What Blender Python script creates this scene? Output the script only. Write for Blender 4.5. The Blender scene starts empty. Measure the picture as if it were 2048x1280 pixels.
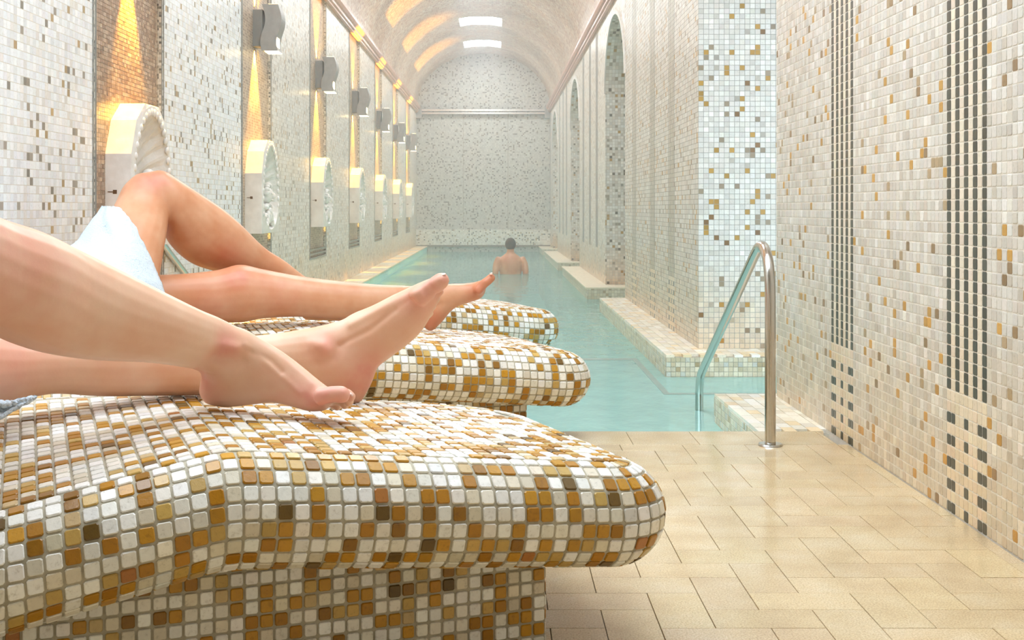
import bpy, bmesh, math, random
import numpy as np
from mathutils import Vector, Matrix, noise

random.seed(7)
RNG = np.random.default_rng(11)
C = bpy.context.scene.collection
SC = bpy.context.scene

# ------------------------------------------------------------------ camera, world, exposure
F = 2450.0                    # focal length in pixels of the 2048 wide frame
CX, CY, CZ = 990.0, 416.0, 0.72
cam_d = bpy.data.cameras.new('camera')
cam_d.sensor_width = 36.0
cam_d.lens = F / 2048 * 36
cam_d.shift_x = (1024 - CX) / 2048
cam_d.shift_y = -(640 - CY) / 2048
cam_d.clip_start = 0.05
cam = bpy.data.objects.new('camera', cam_d)
C.objects.link(cam)
cam.location = (0, 0, CZ)
cam.rotation_euler = (math.radians(90), 0, 0)
SC.camera = cam

w = bpy.data.worlds.new('daylight')
SC.world = w
w.use_nodes = True
bg = w.node_tree.nodes['Background']
bg.inputs[0].default_value = (0.80, 0.90, 1.0, 1)
bg.inputs[1].default_value = 3.3
LAMP_W = 270.0
SKY_LIGHT = 26.0              # daylight through the roof lights
SC.view_settings.view_transform = 'Standard'
SC.view_settings.look = 'None'
SC.view_settings.gamma = 1.0
SC.view_settings.use_curve_mapping = False
SC.view_settings.exposure = 0.27
SC.cycles.max_bounces = 8
SC.cycles.diffuse_bounces = 4
SC.cycles.glossy_bounces = 3
SC.cycles.transmission_bounces = 4
SC.cycles.transparent_max_bounces = 8
SC.cycles.volume_bounces = 1
SC.cycles.sample_clamp_indirect = 6.0
SC.cycles.caustics_reflective = False
SC.cycles.caustics_refractive = False
SC.cycles.use_denoising = True

# sun-like key: soft daylight falling through the open roof over the deck
kd = bpy.data.lights.new('roof_daylight', 'AREA')
kd.shape = 'RECTANGLE'
kd.size = 3.2
kd.size_y = 2.4
kd.energy = 72
kd.color = (0.86, 0.94, 1.0)
ko = bpy.data.objects.new('roof_daylight', kd)
C.objects.link(ko)
ko.location = (-0.6, 3.1, 3.6)
ko.rotation_euler = (math.radians(8), math.radians(-8), 0)


# ------------------------------------------------------------------ helpers
def P(px, py, Y):
    return Vector(((px - CX) * Y / F, Y, CZ - (py - CY) * Y / F))


def lin(r, g, b):
    f = lambda c: (c / 255) / 12.92 if c / 255 <= 0.04045 else ((c / 255 + 0.055) / 1.055) ** 2.4
    return (f(r), f(g), f(b))


def obj(name, me, mat=None, parent=None):
    o = bpy.data.objects.new(name, me)
    C.objects.link(o)
    if mat is not None:
        if not me.materials:
            me.materials.append(mat)
    if parent is not None:
        o.parent = parent
    return o


def empty(name, loc=(0, 0, 0)):
    o = bpy.data.objects.new(name, None)
    C.objects.link(o)
    o.location = loc
    return o


def tag(o, label=None, cat=None, group=None, kind=None):
    if label: o['label'] = label
    if cat: o['category'] = cat
    if group: o['group'] = group
    if kind: o['kind'] = kind
    return o


def from_arrays(name, V, faces_list, smooth=False):
    """V (n,3); faces_list = list of (m,k) int arrays."""
    me = bpy.data.meshes.new(name)
    V = np.asarray(V, dtype=np.float32)
    me.vertices.add(len(V))
    me.vertices.foreach_set('co', V.ravel())
    loops = np.concatenate([f.ravel() for f in faces_list]).astype(np.int32)
    tot = np.concatenate([np.full(len(f), f.shape[1]) for f in faces_list]).astype(np.int32)
    start = np.concatenate([[0], np.cumsum(tot)[:-1]]).astype(np.int32)
    me.loops.add(len(loops))
    me.loops.foreach_set('vertex_index', loops)
    me.polygons.add(len(tot))
    me.polygons.foreach_set('loop_start', start)
    me.polygons.foreach_set('loop_total', tot)
    me.update(calc_edges=True)
    me.polygons.foreach_set('use_smooth', np.full(len(tot), bool(smooth)))
    return me


def pyd(name, V, Fs, smooth=False):
    me = bpy.data.meshes.new(name)
    me.from_pydata([tuple(v) for v in V], [], [tuple(f) for f in Fs])
    me.update()
    me.polygons.foreach_set('use_smooth', np.full(len(me.polygons), bool(smooth)))
    return me


def box_bm(bm, x0, x1, y0, y1, z0, z1):
    v = [bm.verts.new(c) for c in ((x0, y0, z0), (x1, y0, z0), (x1, y1, z0), (x0, y1, z0),
                                   (x0, y0, z1), (x1, y0, z1), (x1, y1, z1), (x0, y1, z1))]
    for f in ((0, 3, 2, 1), (4, 5, 6, 7), (0, 1, 5, 4), (1, 2, 6, 5), (2, 3, 7, 6), (3, 0, 4, 7)):
        bm.faces.new([v[i] for i in f])


def box_uv(me):
    """UV in metres by dominant normal."""
    uv = me.uv_layers.new(name='UVMap')
    for p in me.polygons:
        n = p.normal
        a = max(range(3), key=lambda i: abs(n[i]))
        for li in p.loop_indices:
            c = me.vertices[me.loops[li].vertex_index].co
            uv.data[li].uv = ((c.y, c.z), (c.x, c.z), (c.x, c.y))[a]


def boxes(name, lst, mat, parent=None, bevel=0, uv=True):
    bm = bmesh.new()
    for b in lst: box_bm(bm, *b)
    if bevel:
        bmesh.ops.bevel(bm, geom=bm.edges[:], offset=bevel, segments=2, affect='EDGES', profile=0.6)
    me = bpy.data.meshes.new(name)
    bm.to_mesh(me); bm.free()
    if uv: box_uv(me)
    return obj(name, me, mat, parent)


# ------------------------------------------------------------------ materials
def new_mat(name):
    m = bpy.data.materials.new(name)
    m.use_nodes = True
    nt = m.node_tree
    return m, nt, nt.nodes['Principled BSDF']


def N(nt, typ, **kw):
    n = nt.nodes.new(typ)
    for k, v in kw.items(): setattr(n, k, v)
    return n


def ramp(nt, stops, interp='LINEAR'):
    r = N(nt, 'ShaderNodeValToRGB')
    r.color_ramp.interpolation = interp
    el = r.color_ramp.elements
    el[0].position = stops[0][0]; el[0].color = (*stops[0][1], 1)
    el[1].position = stops[1][0]; el[1].color = (*stops[1][1], 1)
    for p, c in stops[2:]:
        e = el.new(p); e.color = (*c, 1)
    return r


def mix(nt, a, b, fac, mode='MIX'):
    n = N(nt, 'ShaderNodeMix', data_type='RGBA', blend_type=mode)
    for sock, v in ((n.inputs['Factor'], fac), (n.inputs['A'], a), (n.inputs['B'], b)):
        if hasattr(v, 'links') or isinstance(v, bpy.types.NodeSocket):
            nt.links.new(v, sock)
        elif isinstance(v, tuple):
            sock.default_value = (*v, 1) if len(v) == 3 else v
        else:
            sock.default_value = v
    return n.outputs['Result']


def math_(nt, op, a, b=None):
    n = N(nt, 'ShaderNodeMath', operation=op)
    for i, v in enumerate((a, b)):
        if v is None: continue
        if isinstance(v, bpy.types.NodeSocket): nt.links.new(v, n.inputs[i])
        else: n.inputs[i].default_value = v
    return n.outputs[0]


def tile_material(name, source, rough=0.32, stain=0.0, vein=0.5):
    """Stone mosaic tesserae: colour from a colour attribute or from the object colour, veined."""
    m, nt, b = new_mat(name)
    if source == 'attr':
        s = N(nt, 'ShaderNodeAttribute', attribute_name='tint'); col = s.outputs['Color']
    else:
        s = N(nt, 'ShaderNodeObjectInfo'); col = s.outputs['Color']
    g = N(nt, 'ShaderNodeNewGeometry')
    n1 = N(nt, 'ShaderNodeTexNoise'); n1.inputs['Scale'].default_value = 120; n1.inputs['Detail'].default_value = 4
    n1.inputs['Roughness'].default_value = 0.7
    nt.links.new(g.outputs['Position'], n1.inputs['Vector'])
    r1 = ramp(nt, [(0.3, (0.5, 0.46, 0.4)), (0.44, (0.95, 0.95, 0.95)), (0.75, (1.1, 1.1, 1.1))])
    nt.links.new(n1.outputs['Fac'], r1.inputs['Fac'])
    c = mix(nt, col, r1.outputs['Color'], vein, 'MULTIPLY')
    if stain:
        sep = N(nt, 'ShaderNodeSeparateXYZ'); nt.links.new(g.outputs['Position'], sep.inputs[0])
        n2 = N(nt, 'ShaderNodeTexNoise'); n2.inputs['Scale'].default_value = 6; n2.inputs['Detail'].default_value = 5
        nt.links.new(g.outputs['Position'], n2.inputs['Vector'])
        zz = math_(nt, 'ADD', sep.outputs[2], math_(nt, 'MULTIPLY', n2.outputs['Fac'], -0.55))
        mr = N(nt, 'ShaderNodeMapRange'); mr.inputs[1].default_value = -0.25; mr.inputs[2].default_value = 0.22
        mr.inputs[3].default_value = stain; mr.inputs[4].default_value = 0.0
        nt.links.new(zz, mr.inputs[0])
        c = mix(nt, c, (0.96, 0.80, 0.58), mr.outputs[0], 'MULTIPLY')
    nt.links.new(c, b.inputs['Base Color'])
    b.inputs['Roughness'].default_value = rough
    bp = N(nt, 'ShaderNodeBump'); bp.inputs['Strength'].default_value = 0.25; bp.inputs['Distance'].default_value = 0.002
    nt.links.new(n1.outputs['Fac'], bp.inputs['Height'])
    nt.links.new(bp.outputs[0], b.inputs['Normal'])
    return m


def mosaic_material(name, pitch, stops, grout, rough=0.35, pitch_v=None, gap=0.1, mottled=None, bump=0.4, stain=0.0):
    """Procedural mosaic for surfaces too far to pick single tiles: UVs are in metres."""
    m, nt, b = new_mat(name)
    uv = N(nt, 'ShaderNodeUVMap')
    mp = N(nt, 'ShaderNodeMapping'); nt.links.new(uv.outputs[0], mp.inputs[0])
    mp.inputs['Scale'].default_value = (1 / pitch, 1 / (pitch_v or pitch), 1)
    fl = N(nt, 'ShaderNodeVectorMath', operation='FLOOR'); nt.links.new(mp.outputs[0], fl.inputs[0])
    fr = N(nt, 'ShaderNodeVectorMath', operation='FRACTION'); nt.links.new(mp.outputs[0], fr.inputs[0])
    wn = N(nt, 'ShaderNodeTexWhiteNoise', noise_dimensions='2D'); nt.links.new(fl.outputs[0], wn.inputs['Vector'])
    rp = ramp(nt, stops, 'CONSTANT'); nt.links.new(wn.outputs['Value'], rp.inputs['Fac'])
    sp = N(nt, 'ShaderNodeSeparateXYZ'); nt.links.new(fr.outputs[0], sp.inputs[0])
    def edge(s):
        a = math_(nt, 'ABSOLUTE', math_(nt, 'SUBTRACT', s, 0.5))
        return a
    e = math_(nt, 'MAXIMUM', edge(sp.outputs[0]), edge(sp.outputs[1]))
    mask = math_(nt, 'GREATER_THAN', e, 0.5 - gap / 2)
    col = rp.outputs['Color']
    sc2 = N(nt, 'ShaderNodeSeparateColor'); nt.links.new(wn.outputs['Color'], sc2.inputs[0])
    mr = N(nt, 'ShaderNodeMapRange'); mr.inputs[3].default_value = 0.86; mr.inputs[4].default_value = 1.08
    nt.links.new(sc2.outputs[1], mr.inputs[0])
    col = mix(nt, col, mr.outputs[0], 1.0, 'MULTIPLY')
    if mottled:
        g = N(nt, 'ShaderNodeNewGeometry')
        no = N(nt, 'ShaderNodeTexNoise'); no.inputs['Scale'].default_value = 1.6; no.inputs['Detail'].default_value = 6
        nt.links.new(g.outputs['Position'], no.inputs['Vector'])
        r2 = ramp(nt, mottled); nt.links.new(no.outputs['Fac'], r2.inputs['Fac'])
        col = mix(nt, col, r2.outputs['Color'], 0.8, 'MULTIPLY')
    if stain:
        g = N(nt, 'ShaderNodeNewGeometry')
        sep = N(nt, 'ShaderNodeSeparateXYZ'); nt.links.new(g.outputs['Position'], sep.inputs[0])
        no = N(nt, 'ShaderNodeTexNoise'); no.inputs['Scale'].default_value = 5
        nt.links.new(g.outputs['Position'], no.inputs['Vector'])
        zz = math_(nt, 'ADD', sep.outputs[2], math_(nt, 'MULTIPLY', no.outputs['Fac'], -0.5))
        m3 = N(nt, 'ShaderNodeMapRange'); m3.inputs[1].default_value = -0.25; m3.inputs[2].default_value = 0.15
        m3.inputs[3].default_value = stain; m3.inputs[4].default_value = 0.0
        nt.links.new(zz, m3.inputs[0])
        col = mix(nt, col, (0.92, 0.66, 0.4), m3.outputs[0], 'MULTIPLY')
    col = mix(nt, col, grout, mask)
    nt.links.new(col, b.inputs['Base Color'])
    b.inputs['Roughness'].default_value = rough
    bp = N(nt, 'ShaderNodeBump', invert=True); bp.inputs['Strength'].default_value = bump
    bp.inputs['Distance'].default_value = 0.002
    nt.links.new(mask, bp.inputs['Height']); nt.links.new(bp.outputs[0], b.inputs['Normal'])
    return m


def stone(name, c1, c2, scale=8, rough=0.5, bump=0.2, c3=None, metallic=0, fine=None):
    m, nt, b = new_mat(name)
    g = N(nt, 'ShaderNodeNewGeometry')
    no = N(nt, 'ShaderNodeTexNoise'); no.inputs['Scale'].default_value = scale; no.inputs['Detail'].default_value = 8
    no.inputs['Roughness'].default_value = 0.62
    nt.links.new(g.outputs['Position'], no.inputs['Vector'])
    st = [(0.3, c1), (0.7, c2)]
    if c3: st.append((0.5, c3))
    r = ramp(nt, st); nt.links.new(no.outputs['Fac'], r.inputs['Fac'])
    nt.links.new(r.outputs['Color'], b.inputs['Base Color'])
    b.inputs['Roughness'].default_value = rough
    b.inputs['Metallic'].default_value = metallic
    bp = N(nt, 'ShaderNodeBump'); bp.inputs['Strength'].default_value = bump; bp.inputs['Distance'].default_value = 0.003
    n2 = N(nt, 'ShaderNodeTexNoise'); n2.inputs['Scale'].default_value = fine or scale * 12; n2.inputs['Detail'].default_value = 3
    nt.links.new(g.outputs['Position'], n2.inputs['Vector'])
    nt.links.new(n2.outputs['Fac'], bp.inputs['Height']); nt.links.new(bp.outputs[0], b.inputs['Normal'])
    return m


def emit(name, col, strength):
    m, nt, b = new_mat(name)
    b.inputs['Base Color'].default_value = (*col, 1)
    b.inputs['Emission Color'].default_value = (*col, 1)
    b.inputs['Emission Strength'].default_value = strength
    return m


M_TILE = tile_material('mosaic_stone', 'attr', 0.3)
M_TILE_O = tile_material('mosaic_stone_single', 'obj', 0.3)
M_WTILE = tile_material('wall_mosaic', 'attr', 0.3, stain=0.85, vein=0.35)
M_WTILE_O = tile_material('wall_mosaic_single', 'obj', 0.3, stain=0.85, vein=0.35)
M_GROUT = stone('grey_grout', lin(150, 146, 132), lin(186, 180, 164), 30, 0.8)
M_GROUT_B = stone('bed_grout', lin(160, 152, 132), lin(190, 182, 162), 30, 0.75)
M_GROUT_W = stone('wall_grout', lin(206, 200, 186), lin(226, 220, 208), 30, 0.8)
M_GROUT_P = stone('pier_grout', lin(150, 150, 144), lin(172, 170, 162), 30, 0.8)
M_MARBLE = stone('white_marble', lin(216, 212, 206), lin(240, 238, 234), 9, 0.4, 0.1, lin(228, 224, 218))
M_PINK = stone('pink_marble', lin(176, 128, 112), lin(206, 164, 146), 14, 0.28, 0.08)
M_STEEL, _nt, _b = new_mat('brushed_steel')
_b.inputs['Base Color'].default_value = (0.60, 0.58, 0.54, 1); _b.inputs['Metallic'].default_value = 1
_b.inputs['Roughness'].default_value = 0.17
_g = N(_nt, 'ShaderNodeNewGeometry'); _n = N(_nt, 'ShaderNodeTexNoise'); _n.inputs['Scale'].default_value = 90
_nt.links.new(_g.outputs['Position'], _n.inputs['Vector'])
_mr = N(_nt, 'ShaderNodeMapRange'); _mr.inputs[3].default_value = 0.12; _mr.inputs[4].default_value = 0.3
_nt.links.new(_n.outputs['Fac'], _mr.inputs[0]); _nt.links.new(_mr.outputs[0], _b.inputs['Roughness'])
M_GREY = stone('grey_lamp_metal', lin(150, 150, 146), lin(166, 166, 162), 20, 0.45, 0.03, metallic=0.3)
M_DGREY = stone('dark_lamp_metal', lin(128, 130, 126), lin(140, 141, 137), 20, 0.5, 0.03, metallic=0.3)
M_LAMP = emit('lamp_glow', (1.0, 0.74, 0.35), 9.0)
M_PANE = emit('roof_light_pane', (0.86, 0.94, 1.0), SKY_LIGHT)

wW, wC, wB = lin(230, 228, 222), lin(222, 218, 209), lin(214, 206, 194)
M_MOS_WALL = mosaic_material('far_mosaic', 0.0264, [(0, wW), (0.3, wC), (0.62, wB), (0.80, lin(238, 233, 224)),
                             (0.90, lin(168, 160, 145)), (0.95, lin(186, 150, 92)), (0.975, lin(120, 112, 100))],
                             lin(196, 190, 176), 0.3, stain=0.8)
M_MOS_BACK = mosaic_material('back_mosaic', 0.0264, [(0, lin(192, 191, 182)), (0.4, lin(200, 199, 190)), (0.7, lin(186, 185, 176)),
                             (0.87, lin(118, 113, 102)), (0.94, lin(132, 120, 98)), (0.97, lin(96, 92, 84))],
                             lin(192, 190, 178), 0.4)
M_MOS_STRIP = mosaic_material('strip_mosaic', 0.024, [(0, lin(178, 158, 138)), (0.3, lin(160, 138, 118)), (0.6, lin(190, 172, 152)),
                              (0.85, lin(142, 120, 102))], lin(206, 194, 176), 0.45, pitch_v=0.0165, gap=0.14)
M_MOS_VAULT = mosaic_material('vault_mosaic', 0.03, [(0, lin(212, 200, 184)), (0.3, lin(192, 170, 148)), (0.55, lin(222, 212, 198)),
                              (0.72, lin(180, 142, 114)), (0.88, lin(166, 124, 104))], lin(200, 190, 176), 0.3, mottled=[
                              (0.34, (0.66, 0.50, 0.40)), (0.52, (1.0, 0.93, 0.86)), (0.62, (0.90, 0.68, 0.50))])
M_MOS_LEDGE = mosaic_material('ledge_mosaic', 0.0264, [(0, lin(228, 218, 196)), (0.4, lin(216, 204, 178)), (0.75, lin(206, 190, 160)),
                              (0.93, lin(186, 164, 126))], lin(186, 174, 150), 0.35)
M_MOS_POOL = mosaic_material('pool_mosaic', 0.03, [(0, lin(176, 232, 226)), (0.5, lin(186, 236, 230)), (0.8, lin(168, 226, 220))],
                             lin(170, 214, 206), 0.4)
M_BORDER = mosaic_material('border_mosaic', 0.012, [(0, lin(216, 214, 206)), (0.45, lin(150, 150, 144)), (0.7, lin(196, 194, 186)),
                           (0.88, lin(116, 118, 116))], lin(196, 194, 186), 0.4, gap=0.12)


# ------------------------------------------------------------------ tesserae
def octo(inset):
    k = 0.5 - inset; c = 0.11
    return [(-k + c, -k), (k - c, -k), (k, -k + c), (k, k - c), (k - c, k), (-k + c, k), (-k, k - c), (-k, -k + c)]


def quads_field(name, Q, cols, mat, parent, gap=0.0013, h=0.0022, fine=True, bevel=0.0012):
    """Joined tesserae. Q (n,4,3) corners counter-clockwise seen from outside."""
    Q = np.asarray(Q, dtype=np.float64); n = len(Q)
    if n == 0: return None
    cols = np.asarray(cols)
    c = Q.mean(1)
    e1 = (Q[:, 1] + Q[:, 2] - Q[:, 0] - Q[:, 3]) / 2
    e2 = (Q[:, 3] + Q[:, 2] - Q[:, 0] - Q[:, 1]) / 2
    nrm = np.cross(e1, e2); nrm /= np.linalg.norm(nrm, axis=1, keepdims=True) + 1e-12
    L1 = np.linalg.norm(e1, axis=1); L2 = np.linalg.norm(e2, axis=1)
    jit = RNG.normal(0, 0.00035 if h > 0.0018 else 0.00012, (n, 1))
    def pt(s, t, height, g):
        f1 = np.clip(1 - 2 * g / np.maximum(L1, 1e-6), 0.05, 1)[:, None]
        f2 = np.clip(1 - 2 * g / np.maximum(L2, 1e-6), 0.05, 1)[:, None]
        s = s * f1; t = t * f2
        # bilinear so trapezoids keep their shape
        u = s + 0.5; v = t + 0.5
        return (Q[:, 0] * (1 - u) * (1 - v) + Q[:, 1] * u * (1 - v) + Q[:, 2] * u * v + Q[:, 3] * (1 - u) * v) + nrm * (height + jit * (height > 0))
    ring = octo(0) if fine else [(-.5, -.5), (.5, -.5), (.5, .5), (-.5, .5)]
    k = len(ring)
    levels = [(0, gap), (h * 0.55, gap), (h, gap + bevel)] if fine else [(0, gap), (h, gap + bevel * 0.6)]
    rows = []
    for hh, g in levels:
        for s, t in ring: rows.append(pt(s, t, hh, g))
    V = np.stack(rows, 1).reshape(-1, 3)
    nv = k * len(levels)
    base = (np.arange(n) * nv)[:, None]
    fs = []
    quads = []
    for l in range(len(levels) - 1):
        for i in range(k):
            j = (i + 1) % k
            quads.append([l * k + i, l * k + j, (l + 1) * k + j, (l + 1) * k + i])
    quads = np.array(quads)
    fs.append((base[:, None, :] + quads[None]).reshape(-1, 4))
    top = np.array([(len(levels) - 1) * k + i for i in range(k)])
    fs.append(base + top[None])
    me = from_arrays(name, V, fs)
    at = me.color_attributes.new('tint', 'FLOAT_COLOR', 'POINT')
    cc = np.ones((n, nv, 4), dtype=np.float32)
    cc[:, :, :3] = cols[:, None, :]
    at.data.foreach_set('color', cc.ravel())
    o = obj(name, me, mat, parent)
    o['kind'] = 'stuff'
    return o


_unit = None
def unit_tile():
    global _unit
    if _unit is None:
        r0, r1 = octo(0), octo(0.055)
        V = [(x, y, 0) for x, y in r0] + [(x, y, 0.6) for x, y in r0] + [(x, y, 1.0) for x, y in r1]
        Fs = [(l * 8 + i, l * 8 + (i + 1) % 8, (l + 1) * 8 + (i + 1) % 8, (l + 1) * 8 + i) for l in (0, 1) for i in range(8)]
        Fs.append(tuple(range(16, 24)))
        _unit = pyd('tile', V, Fs)
    return _unit

_units = {}
def tile_objects(Q, cols, mat, parent, gap=0.0013, h=0.0022, name='tile'):
    me = _units.get(mat.name)
    if me is None:
        me = unit_tile().copy(); me.name = 'tile'; me.materials.append(mat); _units[mat.name] = me
    for q, c in zip(Q, cols):
        q = np.asarray(q)
        ctr = q.mean(0)
        e1 = (q[1] + q[2] - q[0] - q[3]) / 2; e2 = (q[3] + q[2] - q[0] - q[1]) / 2
        n = np.cross(e1, e2); n /= np.linalg.norm(n)
        l1, l2 = np.linalg.norm(e1), np.linalg.norm(e2)
        e1 = e1 * (1 - 2 * gap / l1); e2 = e2 * (1 - 2 * gap / l2)
        n = n * (h + random.gauss(0, 0.0003))
        o = bpy.data.objects.new(name, me)
        o.parent = parent
        M = Matrix(((e1[0], e2[0], n[0], ctr[0]), (e1[1], e2[1], n[1], ctr[1]), (e1[2], e2[2], n[2], ctr[2]), (0, 0, 0, 1)))
        o.matrix_parent_inverse = Matrix.Identity(4)
        o.matrix_local = parent.matrix_world.inverted() @ M if False else M
        o.color = (*c, 1)
        C.objects.link(o)


def proj_area(Q):
    Q = np.asarray(Q)
    Y = np.maximum(Q[..., 1], 0.1)
    px = CX + Q[..., 0] * F / Y; py = CY + (CZ - Q[..., 2]) * F / Y
    a = 0.0
    for i in range(4):
        j = (i + 1) % 4
        a = a + px[:, i] * py[:, j] - px[:, j] * py[:, i]
    a = -a / 2        # y down: counter-clockwise from outside gives negative
    cx, cy = px.mean(1), py.mean(1)
    inside = (cx > 0) & (cx < 2048) & (cy > 0) & (cy < 1280)
    return np.where(inside, a, -1), cx, cy


def split_tiles(Q, cols, mat_o, mat_j, parent, n_single=300, gap=0.0013, h=0.0022, hidden=None):
    Q = np.asarray(Q); cols = np.asarray(cols)
    a, cx, cy = proj_area(Q)
    if hidden is not None:
        a = np.where(hidden(cx, cy), -1, a)
    idx = np.argsort(-a)[:n_single]
    idx = idx[a[idx] > 0]
    rest = np.ones(len(Q), bool); rest[idx] = False
    tile_objects(Q[idx], cols[idx], mat_o, parent, gap, h)
    quads_field('tile_field', Q[rest], cols[rest], mat_j, parent, gap, h)


def vary(c, n, amt=0.06):
    c = np.asarray(c)[None] * (1 + RNG.normal(0, amt, (n, 1))) * (1 + RNG.normal(0, amt * 0.35, (n, 3)))
    return np.clip(c, 0.005, 0.95)


def pick(n, table):
    """table: list of (weight, rgb)"""
    wts = np.array([t[0] for t in table]); wts = wts / wts.sum()
    k = RNG.choice(len(table), n, p=wts)
    cols = np.array([t[1] for t in table])[k]
    return np.clip(cols * (1 + RNG.normal(0, 0.07, (n, 1))) * (1 + RNG.normal(0, 0.008, (n, 3))), 0.004, 0.95)


BED = [(33, lin(240, 238, 233)), (21, lin(232, 227, 215)), (9, lin(220, 210, 188)), (14, lin(190, 138, 34)), (12, lin(172, 118, 18)),
       (6, lin(194, 160, 88)), (3.4, lin(142, 98, 20)), (1.6, lin(104, 78, 26)), (0.5, lin(170, 110, 50)), (2, lin(200, 174, 126))]
WALL = [(44, lin(214, 211, 204)), (28, lin(208, 203, 194)), (14, lin(202, 195, 184)), (8, lin(224, 222, 217)), (3.2, lin(194, 150, 74)),
        (2.0, lin(172, 152, 120)), (1.6, lin(146, 122, 90))]
LWALL = [(48, lin(240, 243, 246)), (30, lin(236, 237, 238)), (14, lin(232, 229, 224)), (3.0, lin(176, 150, 108)), (3.0, lin(160, 150, 136)),
         (1.6, lin(140, 132, 120))]
PIER = [(60, lin(222, 221, 216)), (27, lin(217, 214, 207)), (5, lin(230, 228, 224)), (4.0, lin(180, 142, 66)), (3.0, lin(154, 140, 118)),
        (1.8, lin(130, 100, 60)), (2.0, lin(180, 175, 165))]
DARK = lin(74, 78, 72)


# ------------------------------------------------------------------ floor
floor = boxes('floor', [(-2.9, 1.2, -1.4, 3.72, -0.12, -0.006), (-2.9, 1.043, 3.72, 3.95, -0.12, -0.006),
                        (-1.49, 0.055, 3.95, 6.25, -0.12, -0.006)], stone('floor_joint', lin(150, 128, 94), lin(170, 148, 112), 30, 0.8))
tag(floor, 'sand coloured herringbone stone deck in front of the pool', 'floor', kind='structure')


def floor_mat():
    m, nt, b = new_mat('sand_stone')
    oi = N(nt, 'ShaderNodeObjectInfo')
    g = N(nt, 'ShaderNodeNewGeometry')
    n1 = N(nt, 'ShaderNodeTexNoise'); n1.inputs['Scale'].default_value = 7; n1.inputs['Detail'].default_value = 6
    nt.links.new(g.outputs['Position'], n1.inputs['Vector'])
    mp = N(nt, 'ShaderNodeMapping'); mp.inputs['Scale'].default_value = (40, 240, 1)
    nt.links.new(g.outputs['Position'], mp.inputs[0])
    n2 = N(nt, 'ShaderNodeTexNoise'); n2.inputs['Scale'].default_value = 1; n2.inputs['Detail'].default_value = 5
    nt.links.new(mp.outputs[0], n2.inputs['Vector'])
    n3 = N(nt, 'ShaderNodeTexNoise'); n3.inputs['Scale'].default_value = 300; n3.inputs['Detail'].default_value = 3
    nt.links.new(g.outputs['Position'], n3.inputs['Vector'])
    r = ramp(nt, [(0.3, lin(198, 174, 136)), (0.7, lin(216, 198, 166)), (0.5, lin(210, 188, 150))])
    nt.links.new(n1.outputs['Fac'], r.inputs['Fac'])
    c = mix(nt, r.outputs['Color'], ramp_out(nt, n3, [(0.38, (0.70, 0.66, 0.60)), (0.58, (1.06, 1.06, 1.06))]), 0.75, 'MULTIPLY')
    c = mix(nt, c, ramp_out(nt, n2, [(0.3, (0.88, 0.86, 0.82)), (0.6, (1.03, 1.03, 1.03))]), 0.4, 'MULTIPLY')
    c = mix(nt, c, oi.outputs['Color'], 1.0, 'MULTIPLY')
    nt.links.new(c, b.inputs['Base Color'])
    wet = N(nt, 'ShaderNodeTexNoise'); wet.inputs['Scale'].default_value = 1.1; wet.inputs['Detail'].default_value = 3
    nt.links.new(g.outputs['Position'], wet.inputs['Vector'])
    mr = N(nt, 'ShaderNodeMapRange'); mr.inputs[1].default_value = 0.2; mr.inputs[2].default_value = 0.8
    mr.inputs[3].default_value = 0.07; mr.inputs[4].default_value = 0.2
    nt.links.new(wet.outputs['Fac'], mr.inputs[0]); nt.links.new(mr.outputs[0], b.inputs['Roughness'])
    vo = N(nt, 'ShaderNodeTexVoronoi'); vo.inputs['Scale'].default_value = 230
    nt.links.new(g.outputs['Position'], vo.inputs['Vector'])
    sx = N(nt, 'ShaderNodeSeparateXYZ'); nt.links.new(g.outputs['Position'], sx.inputs[0])
    wm = N(nt, 'ShaderNodeMapRange'); wm.inputs[1].default_value = 0.75; wm.inputs[2].default_value = 0.15     # splashed side near the loungers
    wm.inputs[3].default_value = 0.0; wm.inputs[4].default_value = 1.0
    nt.links.new(math_(nt, 'ADD', sx.outputs[0], math_(nt, 'MULTIPLY', n1.outputs['Fac'], 0.3)), wm.inputs[0])
    drop = math_(nt, 'MULTIPLY', math_(nt, 'LESS_THAN', vo.outputs['Distance'], 0.33), wm.outputs[0])
    hh = math_(nt, 'ADD', n3.outputs['Fac'], math_(nt, 'MULTIPLY', drop, 5.0))
    bp = N(nt, 'ShaderNodeBump'); bp.inputs['Strength'].default_value = 0.18; bp.inputs['Distance'].default_value = 0.0008
    nt.links.new(hh, bp.inputs['Height']); nt.links.new(bp.outputs[0], b.inputs['Normal'])
    return m


def ramp_out(nt, n, stops):
    r = ramp(nt, stops); nt.links.new(n.outputs['Fac'], r.inputs['Fac'])
    return r.outputs['Color']


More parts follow.
